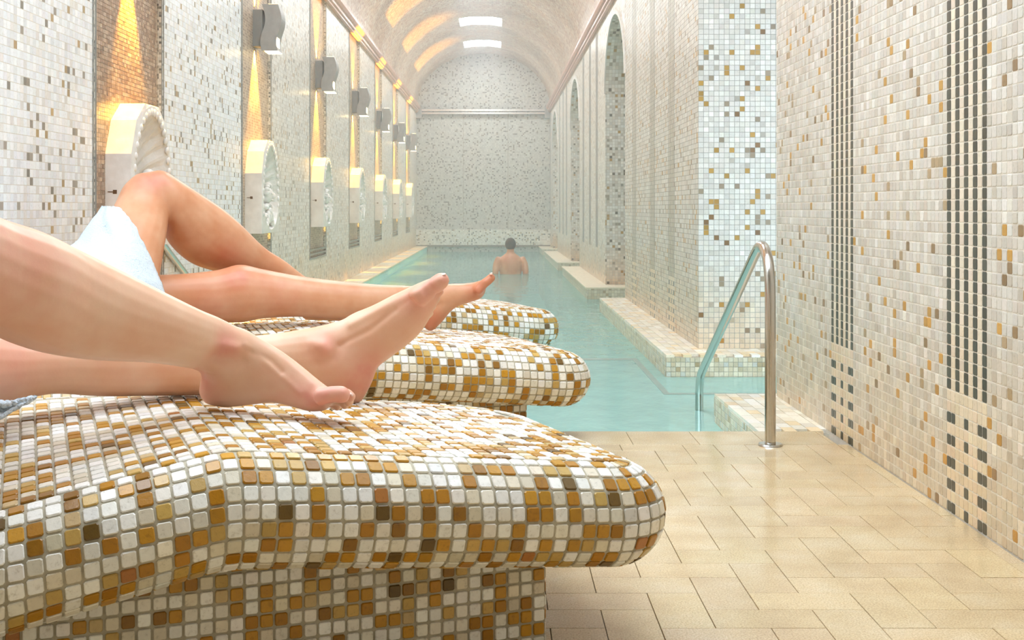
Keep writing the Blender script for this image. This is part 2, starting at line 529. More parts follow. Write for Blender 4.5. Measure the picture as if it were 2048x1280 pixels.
M_FLOOR = floor_mat()
_slabs = {}
def slab(x0, x1, y0, y1, mat=M_FLOOR, parent=floor, name='floor_tile', z1=0.0, th=0.007, g=0.0007, col=(1, 1, 1)):
    key = (round(x1 - x0, 4), round(y1 - y0, 4), mat.name, th)
    me = _slabs.get(key)
    if me is None:
        hx, hy = (x1 - x0) / 2 - g, (y1 - y0) / 2 - g
        bv = 0.0006
        V = [(sx * hx, sy * hy, -th) for sx, sy in ((-1, -1), (1, -1), (1, 1), (-1, 1))] + \
            [(sx * hx, sy * hy, -bv) for sx, sy in ((-1, -1), (1, -1), (1, 1), (-1, 1))] + \
            [(sx * (hx - bv), sy * (hy - bv), 0) for sx, sy in ((-1, -1), (1, -1), (1, 1), (-1, 1))]
        Fs = [(l * 4 + i, l * 4 + (i + 1) % 4, (l + 1) * 4 + (i + 1) % 4, (l + 1) * 4 + i) for l in (0, 1) for i in range(4)] + [(8, 9, 10, 11)]
        me = pyd(name, V, Fs); me.materials.append(mat); box_uv(me)
        _slabs[key] = me
    o = bpy.data.objects.new(name, me)
    o.parent = parent
    o.location = ((x0 + x1) / 2, (y0 + y1) / 2, z1 + random.gauss(0, 0.0002))
    o.color = (*col, 1)
    C.objects.link(o)
    return o


W_, H_ = 0.0947, 0.096
X0_, Y0_ = 0.4735, 2.579
XMIN, XMAX, YMIN, YMAX = -0.35, 1.075, 1.72, 3.728
for i in range(-12, 9):
    for j in range(-12, 14):
        k = (i - j) % 4
        if k == 0: r = (i, i + 2, j, j + 1)
        elif k == 3: r = (i, i + 1, j, j + 2)
        else: continue
        x0, x1, y0, y1 = X0_ + r[0] * W_, X0_ + r[1] * W_, Y0_ + r[2] * H_, Y0_ + r[3] * H_
        x0, x1, y0, y1 = max(x0, XMIN), min(x1, XMAX), max(y0, YMIN), min(y1, YMAX)
        if x1 - x0 < 0.012 or y1 - y0 < 0.012: continue
        s = random.uniform(0.93, 1.04)
        slab(x0, x1, y0, y1, col=(s, s * random.uniform(0.985, 1.01), s * random.uniform(0.96, 1.02)))
x = -1.0
while x < 1.04:        # the straight row along the pool edge
    x1 = min(x + 0.203, 1.043)
    s = random.uniform(0.95, 1.04)
    slab(x, x1, 3.73, 3.95, col=(s, s, s * 0.98)); x = x1
for yy in np.arange(3.95, 6.2, 0.2):
    for xx in np.arange(-1.45, 0.0, 0.2417):
        slab(xx, min(xx + 0.2417, 0.05), yy, min(yy + 0.2, 6.24))
# deck outside the frame in larger slabs
for yy in np.arange(-1.28, 3.7, 0.48):
    for xx in np.arange(-2.8, -0.4, 0.48):
        slab(xx, xx + 0.48, yy, min(yy + 0.48, 3.72))
    if yy < 1.7:
        for xx in np.arange(-0.4, 1.5, 0.48):
            slab(xx, xx + 0.48, yy, min(yy + 0.48, 1.71))


# ------------------------------------------------------------------ right wall (near)
XW = 1.078
PT = 0.0264
wall_right = boxes('wall_right', [(XW, XW + 0.4, 0.6, 4.69, -0.12, 2.7)], M_GROUT_W)
tag(wall_right, 'mosaic side wall at the right with dark vertical stripes, arches behind it', 'wall', kind='structure')

def stripe_col(yy, z, starts, cols, rows, r0=11, dark=DARK):
    """paint the dark stripe motif on a tile grid"""
    for s in starts:
        k = np.floor((s - yy) / PT).astype(int)        # 0..8 counted from the far side
        inside = (k >= 0) & (k < 9)
        d = inside & (k % 2 == 0) & (rows >= r0)
        blk = inside & (rows < r0 - 1) & (rows % 2 == 0) & np.isin(k, (0, 1, 4, 7, 8))
        m = d | blk
        cols[m] = np.array(dark) * (1 + RNG.normal(0, 0.15, (m.sum(), 1)))
        lt = inside & ~m
        cols[lt] = vary(lin(226, 216, 198), lt.sum(), 0.04)

nc = int((4.69 - 2.05) / PT); nr = 66
ci, ri = np.meshgrid(np.arange(nc), np.arange(nr), indexing='ij'); ci = ci.ravel(); ri = ri.ravel()
ya = 4.69 - (ci + 1) * PT; yb = ya + PT
za = ri * PT; zb = za + PT
Xc = np.full(len(ya), XW)
Q = np.stack([np.stack([Xc, yb, za], 1), np.stack([Xc, ya, za], 1), np.stack([Xc, ya, zb], 1), np.stack([Xc, yb, zb], 1)], 1)
cols = pick(len(Q), WALL)
stripe_col((ya + yb) / 2, za, (3.93, 2.925), cols, ri)
split_tiles(Q, cols, M_WTILE_O, M_WTILE, wall_right, 300, gap=0.0010, h=0.0009)
boxes('upper_mosaic', [(XW - 0.0018, XW + 0.02, 2.05, 4.69, 66 * PT, 2.7), (XW - 0.0018, XW + 0.02, 0.6, 2.05, 0, 2.7)], M_MOS_WALL, wall_right)
boxes('wall_end_mosaic', [(XW, XW + 0.4, 4.69, 4.692, -0.12, 2.7)], M_MOS_WALL, wall_right)

boxes('near_extension', [(XW, XW + 0.4, -1.4, 0.6, -0.12, 2.7)], M_MOS_WALL, wall_right)  # unseen run of wall, added to shut out sky light from the side
wf = boxes('light_block_wall', [(-2.95, XW + 0.4, -1.6, -1.4, -0.12, 2.7)], M_MOS_WALL)  # unseen wall, added to keep sky light off the pedestal fronts
tag(wf, 'unseen mosaic wall added behind the viewpoint to block light', 'wall', kind='structure')
boxes('light_block_roof', [(-2.95, XW + 0.4, -1.6, 1.3, 2.7, 2.8)], M_MOS_WALL, wf)  # unseen slab, added to narrow the sky opening so light falls steeply
# ------------------------------------------------------------------ arcade along the pool
XA, XB = 1.043, 1.49
piers = [(6.28, 9.83), (11.58, 15.13), (16.88, 20.43), (22.18, 23.3)]
opens = [(4.69, 6.28), (9.83, 11.58), (15.13, 16.88), (20.43, 22.18)]
ZS, RISE, ZT = 1.80, 0.60, 2.62

def wall_quads(V, Fs, UV, pts, uv):
    k = len(V); V.extend(pts); Fs.append(tuple(range(k, k + 4))); UV.extend(uv)

def mesh_uv(name, V, Fs, UV, mat, parent=None, smooth=False):
    me = pyd(name, V, Fs, smooth)
    l = me.uv_layers.new(name='UVMap')
    for i, u in enumerate(UV): l.data[i].uv = u
    return obj(name, me, mat, parent)

for n, (y0, y1) in enumerate(piers):
    if n == 0:
        pier = boxes('pier', [(XA, XB, y0, y1, -0.9, ZT)], M_GROUT_P, wall_right)
        # front face tesserae
        def grid_front(X0, X1, Yf, z0, z1, p):
            nx = int(round((X1 - X0) / p)); nz = int((z1 - z0) / p)
            a, b = np.meshgrid(np.arange(nx), np.arange(nz), indexing='ij'); a = a.ravel(); b = b.ravel()
            xa = X0 + a * p; z = z0 + b * p; y = np.full(len(a), Yf)
            return np.stack([np.stack([xa, y, z], 1), np.stack([xa + p, y, z], 1), np.stack([xa + p, y, z + p], 1), np.stack([xa, y, z + p], 1)], 1), a, b
        Q, a_, b_ = grid_front(XA, XB, y0, 0.0, 1.85, PT)
        cols = pick(len(Q), PIER)
        quads_field('tile_field', Q, cols, M_WTILE, pier, 0.0012, 0.0005, fine=False, bevel=0.0002)
        nc = int((y1 - y0) / PT); nr = 97
        ci, ri = np.meshgrid(np.arange(nc), np.arange(nr), indexing='ij'); ci = ci.ravel(); ri = ri.ravel()
        ya = y0 + ci * PT; za = ri * PT; xx = np.full(len(ya), XA)
        Q = np.stack([np.stack([xx, ya + PT, za], 1), np.stack([xx, ya, za], 1), np.stack([xx, ya, za + PT], 1), np.stack([xx, ya + PT, za + PT], 1)], 1)
        cols = pick(len(Q), WALL)
        stripe_col(ya + PT / 2, za, (7.35, 8.24, 9.3), cols, ri, 12, lin(118, 122, 118))
        quads_field('tile_field', Q, cols, M_WTILE, pier, 0.0012, 0.0005, fine=False, bevel=0.0002)
    else:
        pier = boxes('pier', [(XA, XB, y0, y1, -0.9, ZT)], M_MOS_WALL, wall_right)
        for s in (0.85, 1.75, 2.75):
            if y0 + s + 0.2 < y1:
                boxes('stripe', [(XA - 0.002, XA, y0 + s + k * 2 * PT, y0 + s + (k * 2 + 1) * PT, 0.32, 2.5) for k in range(5)],
                      M_STRIPE if 'M_STRIPE' in globals() else globals().setdefault('M_STRIPE', stone('grey_stripe', lin(150, 150, 146), lin(170, 170, 166), 12, 0.4)), pier)

for (y0, y1) in opens:
    V, Fs, UV = [], [], []
    yc, hw = (y0 + y1) / 2, (y1 - y0) / 2
    K = 24
    ys = [yc - hw * math.cos(math.pi * i / K) for i in range(K + 1)]
    zs = [ZS + RISE * math.sin(math.pi * i / K) for i in range(K + 1)]
    for i in range(K):
        a, b, za_, zb_ = ys[i], ys[i + 1], zs[i], zs[i + 1]
        wall_quads(V, Fs, UV, [(XA, b, zb_), (XA, a, za_), (XA, a, ZT), (XA, b, ZT)], [(b, zb_), (a, za_), (a, ZT), (b, ZT)])
        wall_quads(V, Fs, UV, [(XB, a, za_), (XB, b, zb_), (XB, b, ZT), (XB, a, ZT)], [(a, za_), (b, zb_), (b, ZT), (a, ZT)])
        wall_quads(V, Fs, UV, [(XA, a, za_), (XA, b, zb_), (XB, b, zb_), (XB, a, za_)], [(0, i * .06), (0, i * .06 + .06), (.4, i * .06 + .06), (.4, i * .06)])
    sp = mesh_uv('arch', V, Fs, UV, M_MOS_WALL, wall_right)
    # raised rim around the arch
    V, Fs, UV = [], [], []
    for i in range(K):
        for d0, d1 in ((0.0, 0.05),):
            pa = []
            for (yy, zz, q) in ((ys[i], zs[i], i), (ys[i + 1], zs[i + 1], i + 1)):
                nx_, nz_ = -math.cos(math.pi * q / K), math.sin(math.pi * q / K)
                pa.append(((yy, zz), (yy + nx_ * 0.035, zz + nz_ * 0.04)))
            (a0, a1), (b0, b1) = pa
            wall_quads(V, Fs, UV, [(XA - .012, b0[0], b0[1]), (XA - .012, a0[0], a0[1]), (XA - .012, a1[0], a1[1]), (XA - .012, b1[0], b1[1])], [(0, 0), (0, .02), (.02, .02), (.02, 0)])
            wall_quads(V, Fs, UV, [(XA - .012, b1[0], b1[1]), (XA - .012, a1[0], a1[1]), (XA, a1[0], a1[1]), (XA, b1[0], b1[1])], [(0, 0), (0, .02), (.02, .02), (.02, 0)])
            wall_quads(V, Fs, UV, [(XA - .012, a0[0], a0[1]), (XA - .012, b0[0], b0[1]), (XA, b0[0], b0[1]), (XA, a0[0], a0[1])], [(0, 0), (0, .02), (.02, .02), (.02, 0)])
    mesh_uv('arch_rim', V, Fs, UV, M_MARBLE, wall_right)
# outer wall of the side aisle behind the arches
boxes('aisle_wall', [(2.3, 2.4, 4.6, 23.4, -0.9, 2.7)], M_MOS_WALL, wall_right)
boxes('aisle_ceiling', [(XB, 2.4, 4.69, 23.4, ZT, ZT + 0.08)], M_MOS_WALL, wall_right)

# ledges standing in the water at the foot of the piers
M_STONE_TOP = stone('cream_ledge_stone', lin(226, 214, 188), lin(240, 232, 212), 10, 0.35, 0.15, lin(234, 222, 196))
ledges = [(3.95, 4.75, 0.85), (6.0, 9.83, 0.838), (11.1, 15.13, 0.834), (16.2, 20.5, 0.832), (21.5, 23.3, 0.832)]
for n, (y0, y1, xl) in enumerate(ledges):
    lg = boxes('ledge', [(xl, XB, y0, y1, -0.9, -0.012)], M_GROUT if n < 2 else M_MOS_LEDGE, wall_right)
    if n < 2:
        LED = [(40, lin(226, 216, 194)), (30, lin(214, 202, 176)), (12, lin(202, 188, 158)), (6, lin(186, 166, 130)), (10, lin(206, 206, 196))]
        p = 0.0235
        Q, _, _ = grid_front(xl, XB, y0, -0.012 - 14 * p, -0.012, p)
        qs, cs = [Q], [pick(len(Q), LED)]
        nn = int((y1 - y0) / p); a, b = np.meshgrid(np.arange(nn), np.arange(14), indexing='ij'); a = a.ravel(); b = b.ravel()
        ya = y0 + a * p; za = -0.012 - 14 * p + b * p; xx = np.full(len(a), xl)
        qs.append(np.stack([np.stack([xx, ya + p, za], 1), np.stack([xx, ya, za], 1), np.stack([xx, ya, za + p], 1), np.stack([xx, ya + p, za + p], 1)], 1)); cs.append(pick(len(a), LED))
        quads_field('tile_field', np.concatenate(qs), np.concatenate(cs), M_TILE, lg, 0.001, 0.0015, fine=False)
        # tops: small paving stones
        TOP = [(40, lin(240, 234, 218)), (30, lin(234, 224, 202)), (12, lin(238, 216, 176)), (18, lin(244, 240, 230))]
        ps, pw = 0.075, 0.042
        xs = np.arange(xl, XA + (0.4 if n else 0.03), pw); yl = np.arange(y0, y1, ps)
        q = []
        for ia, xa in enumerate(xs):
            for yb_ in yl:
                yo = yb_ + (ps / 2 if ia % 2 else 0)
                ya_, yc_ = max(yo, y0), min(yo + ps, y1)
                if yc_ - ya_ < 0.01: continue
                q.append([(xa, ya_, -0.012), (xa + pw, ya_, -0.012), (xa + pw, yc_, -0.012), (xa, yc_, -0.012)])
        quads_field('top_stones', np.array(q), pick(len(q), TOP), M_TILE, lg, 0.0006, 0.012, fine=False, bevel=0.0005)
    else:
        k0 = y0
        while k0 < y1 - 0.05:
            k1 = min(k0 + 0.55, y1)
            slab(xl - 0.012, XA, k0, k1, M_STONE_TOP, lg, 'coping_stone', 0.0, 0.014); k0 = k1
        slab(XA, XB, y0, y0 + 0.4, M_STONE_TOP, lg, 'coping_stone', 0.0, 0.014)

# ------------------------------------------------------------------ left wall
XL = -1.49
STRIP0, PER, SW = 4.53, 2.65, 0.98
strips = [(STRIP0 + PER * k, STRIP0 + PER * k + SW) for k in range(7)]
segs, prev = [], 3.66
for a, b in strips:
    segs.append((prev, a)); prev = b
segs.append((prev, 23.3))
ZB = 0.30
wl = [(XL - 0.3, XL, a, b, -0.9, 2.7) for a, b in segs] + [(XL - 0.3, XL, a, b, -0.9, ZB) for a, b in strips] \
     + [(XL - 0.3, XL - 0.016, a, b, ZB, 2.7) for a, b in strips]
wall_left = boxes('wall_left', [bx_ for bx_ in wl if bx_[2] < 7.2 and bx_[1] > XL - 0.01], M_GROUT_W)
tag(wall_left, 'white mosaic side wall at the left with recessed brown strips and stone fountains', 'wall', kind='structure')
boxes('far_wall_face', [bx_ for bx_ in wl if bx_[2] >= 7.2 and bx_[1] > XL - 0.01], M_MOS_WALL, wall_left)
boxes('near_wall_return', [(-2.95, XL - 0.3, 3.66, 3.9, -0.12, 2.7), (-2.95, -2.8, -1.4, 3.66, -0.12, 2.7)], M_MOS_WALL, wall_left)
qs = []
for a, b in segs:
    if a > 7.2: continue
    n1 = int(round((b - a) / PT)); p = (b - a) / n1; nr = 96
    ci, ri = np.meshgrid(np.arange(n1), np.arange(nr), indexing='ij'); ci = ci.ravel(); ri = ri.ravel()
    ya = a + ci * p; za = ri * PT; xx = np.full(len(ya), XL)
    qs.append(np.stack([np.stack([xx, ya, za], 1), np.stack([xx, ya + p, za], 1), np.stack([xx, ya + p, za + PT], 1), np.stack([xx, ya, za + PT], 1)], 1))
Q = np.concatenate(qs)
quads_field('tile_field', Q, pick(len(Q), LWALL), M_WTILE, wall_left, 0.0010, 0.0005, fine=False, bevel=0.0002)
for k, (a, b) in enumerate(strips):
    boxes('recessed_strip', [(XL - 0.3, XL - 0.016, a, b, ZB, 2.7)], M_MOS_STRIP, wall_left)
    boxes('strip_border', [(XL - 0.0155, XL + 0.001, a + 0.0002, a + 0.045, ZB, 2.7), (XL - 0.0155, XL + 0.001, b - 0.045, b - 0.0002, ZB, 2.7)], M_BORDER, wall_left)
    boxes('strip_border_line', [(XL + 0.0011, XL + 0.0025, q, q + 0.0035, ZB, 2.7) for q in (a + 0.001, a + 0.012, a + 0.031, a + 0.040, b - 0.044, b - 0.036, b - 0.015, b - 0.005)],
          globals().setdefault('M_LINE', stone('grey_line_stone', lin(132, 134, 130), lin(152, 152, 148), 20, 0.45)), wall_left)
    boxes('strip_foot_line', [(XL - 0.002, XL + 0.004, a, b, z, z + 0.014) for z in (0.30, 0.335, 0.37)], M_LINE, wall_left)
# first strip seen close: its small tesserae are real
a, b = strips[0]
pw, ph = 0.0235, 0.0168
n1 = int((b - a - 0.09) / pw); nr = int(2.2 / ph)
ci, ri = np.meshgrid(np.arange(n1), np.arange(nr), indexing='ij'); ci = ci.ravel(); ri = ri.ravel()
ya = a + 0.045 + ci * pw; za = ZB + ri * ph; xx = np.full(len(ya), XL - 0.0155)
Q = np.stack([np.stack([xx, ya, za], 1), np.stack([xx, ya + pw, za], 1), np.stack([xx, ya + pw, za + ph], 1), np.stack([xx, ya, za + ph], 1)], 1)
quads_field('strip_tile_field', Q, pick(len(Q), [(30, lin(176, 150, 128)), (30, lin(160, 134, 112)), (20, lin(190, 168, 146)), (20, lin(146, 120, 100))]),
            M_TILE, wall_left, 0.0009, 0.0006, fine=False, bevel=0.0004)

# coping along the left pool edge
trim_c = boxes('trim_1', [(XL, -1.285, 6.25, 23.3, -0.9, -0.012)], M_MOS_POOL)
tag(trim_c, 'pale stone coping strip between the left wall and the pool', 'coping', kind='structure')
y = 6.25; k = 0
cs = [(1, 1, 1), (1.0, 0.95, 0.88), (1.02, 1, 0.97), (1.0, 0.92, 0.82)]
while y < 23.3:
    slab(XL, -1.277, y, min(y + 0.62, 23.3), M_STONE_TOP if k % 2 else globals().setdefault('M_SAND2', stone('sand_coping', lin(228, 200, 158), lin(238, 220, 190), 10, 0.35)), trim_c, 'coping_stone', 0.0, 0.014)
    y += 0.62; k += 1

# ------------------------------------------------------------------ cornices
def extrude_profile(name, prof, y0, y1, mat, parent=None):
    V = [(x, y0, z) for x, z in prof] + [(x, y1, z) for x, z in prof]
    k = len(prof)
    Fs = [(i, (i + 1) % k, k + (i + 1) % k, k + i) for i in range(k)] + [tuple(range(k))[::-1], tuple(range(k, 2 * k))]
    me = pyd(name, V, Fs)
    bm = bmesh.new(); bm.from_mesh(me); bmesh.ops.recalc_face_normals(bm, faces=bm.faces); bm.to_mesh(me); bm.free()
    return obj(name, me, mat, parent)

def cornice(side, xw):
    s = side
    pr = [(0, 0), (0.035, 0.0), (0.035, 0.015), (0.05, 0.025), (0.05, 0.05), (0.065, 0.06), (0.08, 0.085), (0.08, 0.115), (0.0, 0.115)]
    return [(xw + s * x, 2.53 + z) for x, z in pr]
tr = extrude_profile('trim_2', cornice(1, XL), 3.66, 23.3, M_PINK)
tag(tr, 'pink marble cornice above the lamps on the left wall', 'cornice', kind='structure')
tr = extrude_profile('trim_3', cornice(-1, XA), 3.5, 23.3, M_PINK)
tag(tr, 'pink marble cornice above the arches on the right', 'cornice', kind='structure')

# ------------------------------------------------------------------ vault
XM, HW, ZV, RV = (XL + XA) / 2, (XA - XL) / 2, 2.63, 1.03
sky = [19.2 + 2.63 * k for k in range(1, -6, -1)]
V, Fs, UV = [], [], []
K = 48
ths = [math.pi * i / K for i in range(K + 1)]
pts = [(XM - HW * math.cos(t), ZV + RV * math.sin(t)) for t in ths]
ar = [0]
for i in range(K): ar.append(ar[-1] + math.dist(pts[i], pts[i + 1]))
ycuts = sorted(set([3.5, 23.3] + [c - 0.4 for c in sky if 3.6 < c - 0.4 < 23.2] + [c + 0.4 for c in sky if 3.6 < c + 0.4 < 23.2]))
hole = [i for i in range(K) if abs((pts[i][0] + pts[i + 1][0]) / 2 - XM) < 0.29]
for ya, yb in zip(ycuts[:-1], ycuts[1:]):
    sk = any(abs((ya + yb) / 2 - c) < 0.1 for c in sky)
    for i in range(K):
        if sk and i in hole: continue
        (xa, za), (xb, zb) = pts[i], pts[i + 1]
        wall_quads(V, Fs, UV, [(xa, ya, za), (xb, ya, zb), (xb, yb, zb), (xa, yb, za)], [(ya, ar[i]), (ya, ar[i + 1]), (yb, ar[i + 1]), (yb, ar[i])])
ceil = mesh_uv('ceiling', V, Fs, UV, M_MOS_VAULT)
tag(ceil, 'barrel vault of warm mottled mosaic with small roof lights', 'ceiling', kind='structure')
hx0, hx1 = pts[hole[0]][0], pts[hole[-1] + 1][0]
for c in sky:
    # reveal + pane
    cells = []
    Vv, Ff = [], []
    for i in list(range(hole[0], hole[-1] + 2)):
        x, z = pts[i]
        Vv += [(x, c - 0.4, z + 0.05), (x, c + 0.4, z + 0.05)]
    nn = len(Vv) // 2
    Ff = [(2 * i, 2 * i + 2, 2 * i + 3, 2 * i + 1) for i in range(nn - 1)]
    wp = obj('roof_light_pane', pyd('roof_light_pane', Vv, Ff), M_PANE, ceil)
    zt = pts[hole[0]][1]
    boxes('roof_light_frame', [(hx0 - 0.012, hx0, c - 0.41, c + 0.41, zt - 0.004, zt + 0.1), (hx1, hx1 + 0.012, c - 0.41, c + 0.41, zt - 0.004, zt + 0.1),
                               (hx0, hx1, c - 0.412, c - 0.4, zt + 0.03, zt + 0.14), (hx0, hx1, c + 0.4, c + 0.412, zt + 0.03, zt + 0.14)], M_MARBLE, ceil)

# ------------------------------------------------------------------ back wall
YB = 23.3
V, Fs, UV = [], [], []
for i in range(K):
    (xa, za), (xb, zb) = pts[i], pts[i + 1]
    wall_quads(V, Fs, UV, [(xa, YB, 0.3), (xb, YB, 0.3), (xb, YB, zb), (xa, YB, za)], [(xa, 0.3), (xb, 0.3), (xb, zb), (xa, za)])
wall_back = mesh_uv('wall_back', V, Fs, UV, M_MOS_BACK)
tag(wall_back, 'speckled grey mosaic end wall closing the pool hall', 'wall', kind='structure')
M_MOS_BENCH = mosaic_material('bench_mosaic', 0.0264, [(0, lin(236, 232, 220)), (0.4, lin(228, 222, 208)), (0.7, lin(240, 236, 228)),
                              (0.86, lin(150, 138, 118)), (0.93, lin(176, 152, 108)), (0.97, lin(112, 108, 98))], lin(206, 200, 186), 0.3)
boxes('back_bench', [(XL, XB, YB - 0.18, YB, 0.02, 0.31)], M_MOS_BENCH, wall_back)
boxes('back_foot', [(XL, XB, YB - 0.15, YB, -0.9, 0.0)], M_MOS_BACK, wall_back)
boxes('dark_line', [(XL, XB, YB - 0.19, YB, -0.012, 0.02)], stone('brown_line', lin(112, 100, 84), lin(134, 120, 100), 10, 0.5), wall_back)
boxes('panel_joint', [(x, x + 0.012, YB - 0.006, YB, 0.31, 2.5) for x in (-0.61, 0.24)], M_GROUT, wall_back)
rail = boxes('trim_4', [(XL, XA, YB - 0.1, YB, 2.50, 2.535), (XL, XA, YB - 0.13, YB, 2.55, 2.59)], M_STEEL)
tag(rail, 'grey metal rail across the end wall under the arch', 'rail', kind='structure')
boxes('rail_bracket', [(XL, XL + 0.1, YB - 0.16, YB, 2.42, 2.66), (XA - 0.1, XA, YB - 0.16, YB, 2.42, 2.66)], M_GREY, rail)

# ------------------------------------------------------------------ pool
pool = boxes('pool_basin', [(-1.3, 2.3, 3.95, 23.3, -0.95, -0.9)], M_MOS_POOL)
tag(pool, 'light turquoise tiled bottom of the long pool', 'pool', kind='structure')
M_RIM = stone('grey_pool_rim', lin(126, 150, 142), lin(142, 162, 154), 10, 0.4)
boxes('basin_side', [(-1.3, 0.055, 3.951, 6.251, -0.9, -0.02)], M_MOS_POOL, pool)
boxes('submerged_rim', [(0.056, 0.78, 6.66, 6.74, -0.16, -0.1068), (0.75, 0.78, 5.48, 6.66, -0.16, -0.1068), (0.75, 1.49, 5.43, 5.48, -0.16, -0.1068)], M_RIM, pool)
boxes('submerged_step', [(0.78, 1.49, 5.5, 6.0, -0.9, -0.2), (0.78, 0.84, 6.0, 9.8, -0.9, -0.22)], M_MOS_LEDGE, pool)


def water_mat():
    m, nt, b = new_mat('milky_turquoise_water')
    out = nt.nodes['Material Output']
    b.inputs['Base Color'].default_value = (*lin(186, 234, 230), 1)
    b.inputs['Roughness'].default_value = 0.06
    b.inputs['IOR'].default_value = 1.33
    b.inputs['Specular IOR Level'].default_value = 0.55
    tr = N(nt, 'ShaderNodeBsdfTransparent'); tr.inputs[0].default_value = (*lin(205, 240, 234), 1)
    mx = N(nt, 'ShaderNodeMixShader'); mx.inputs[0].default_value = 0.66
    nt.links.new(tr.outputs[0], mx.inputs[1]); nt.links.new(b.outputs[0], mx.inputs[2])
    nt.links.new(mx.outputs[0], out.inputs['Surface'])
    g = N(nt, 'ShaderNodeNewGeometry')
    mp = N(nt, 'ShaderNodeMapping'); mp.inputs['Scale'].default_value = (5, 2.6, 1)
    nt.links.new(g.outputs['Position'], mp.inputs[0])
    no = N(nt, 'ShaderNodeTexNoise'); no.inputs['Scale'].default_value = 1.4; no.inputs['Detail'].default_value = 4
    nt.links.new(mp.outputs[0], no.inputs['Vector'])
    bp = N(nt, 'ShaderNodeBump'); bp.inputs['Strength'].default_value = 0.35; bp.inputs['Distance'].default_value = 0.02
    nt.links.new(no.outputs['Fac'], bp.inputs['Height']); nt.links.new(bp.outputs[0], b.inputs['Normal'])
    return m


ZW = CZ - 0.828
V = [(0.056, 3.951, ZW), (2.3, 3.951, ZW), (2.3, 23.15, ZW), (0.056, 23.15, ZW), (-1.284, 6.252, ZW), (0.056, 6.252, ZW), (-1.284, 23.15, ZW)]
water = obj('pool_water', pyd('pool_water', V, [(0, 1, 2, 3), (4, 5, 3, 6)]), water_mat())
tag(water, 'still turquoise water filling the long pool', 'water', kind='stuff')

# steam
bm = bmesh.new(); box_bm(bm, XL + 0.002, XA - 0.002, 5.2, 23.25, ZW + 0.01, 3.75)
me = bpy.data.meshes.new('steam'); bm.to_mesh(me); bm.free()
m = bpy.data.materials.new('steam'); m.use_nodes = True
nt = m.node_tree; nt.nodes.remove(nt.nodes['Principled BSDF'])
vs = N(nt, 'ShaderNodeVolumeScatter'); vs.inputs['Density'].default_value = 0.024; vs.inputs['Color'].default_value = (0.97, 0.98, 1, 1)
vs.inputs['Anisotropy'].default_value = 0.2
nt.links.new(vs.outputs[0], nt.nodes['Material Output'].inputs['Volume'])
steam = obj('steam_haze', me, m)
tag(steam, 'thin white steam hanging over the pool', 'steam', kind='stuff')


# ------------------------------------------------------------------ heated loungers
TH = math.radians(21); CT, ST = math.cos(TH), math.sin(TH)
R = 0.083; BW = 0.61; PA = 0.0237
LB = 2.45
TAPER = 0.0

def ztop(a, b):
    u = -a
    z = 0.291 + 0.1 * min(u, 0.73)
    k = u - 0.73
    if k > -0.06:
        s = (k + 0.06) if k > 0 else (k + 0.06) ** 2 / 0.12 * 1.0
        s = max(0.0, k) if k > 0.03 else max(0.0, (k + 0.03)) ** 2 / 0.12
        fb = max(0.0, 1 - max(b, 0) / BW)
        z -= 0.20 * min(s, 0.42) * fb
    if u > 1.7: z += 0.30 * (u - 1.7)
    return z

def bed_path():
    """centre line of the rolled edge: front, end, back. list of (a,b,na,nb)"""
    rf, rb, e = 0.03, 0.14, -R
    pts = []
    def arc(ca, cb, r, t0, t1, n):
        for i in range(n + 1):
            t = t0 + (t1 - t0) * i / n
            pts.append((ca + r * math.cos(t), cb + r * math.sin(t), math.cos(t), math.sin(t)))
    m = 240
    for i in range(m): pts.append((-LB + (LB + e - rf) * i / m, 0.0, 0.0, -1.0))
    arc(e - rf, rf, rf, -math.pi / 2, 0, 14)
    for i in range(1, 60): pts.append((e, rf + (BW - rf - rb) * i / 60, 1.0, 0.0))
    arc(e - rb, BW - rb, rb, 0, math.pi / 2, 24)
    for i in range(1, m): 
        a = e - rb - (LB + e - rb) * i / m
        tap = max(0.0, (-a - 1.45)) * TAPER
        pts.append((a, BW - tap, 0.0, 1.0))
    return pts

PATH = bed_path()
_b_back = lambda a: BW - max(0.0, (-a - 1.45)) * TAPER

def inside_top(a, b):
    e = -R
    if a > e or b < 0 or b > _b_back(a) or a < -LB: return False
    if a > e - 0.14 and b > BW - 0.14:
        return math.hypot(a - (e - 0.14), b - (BW - 0.14)) < 0.14
    return True

def edge_pt(s_item, phi):
    a, b, na, nb = s_item
    z = ztop(a, b) - R
    c = math.cos(phi)
    return (a + na * R * c, b + nb * R * c, z + R * math.sin(phi))

def lerp_path(cum, s):
    i = int(np.searchsorted(cum, s)) - 1
    i = max(0, min(i, len(PATH) - 2))
    t = (s - cum[i]) / max(1e-9, cum[i + 1] - cum[i])
    p, q = PATH[i], PATH[i + 1]
    v = [p[k] + (q[k] - p[k]) * t for k in range(4)]
    l = math.hypot(v[2], v[3]); v[2] /= l; v[3] /= l
    return v

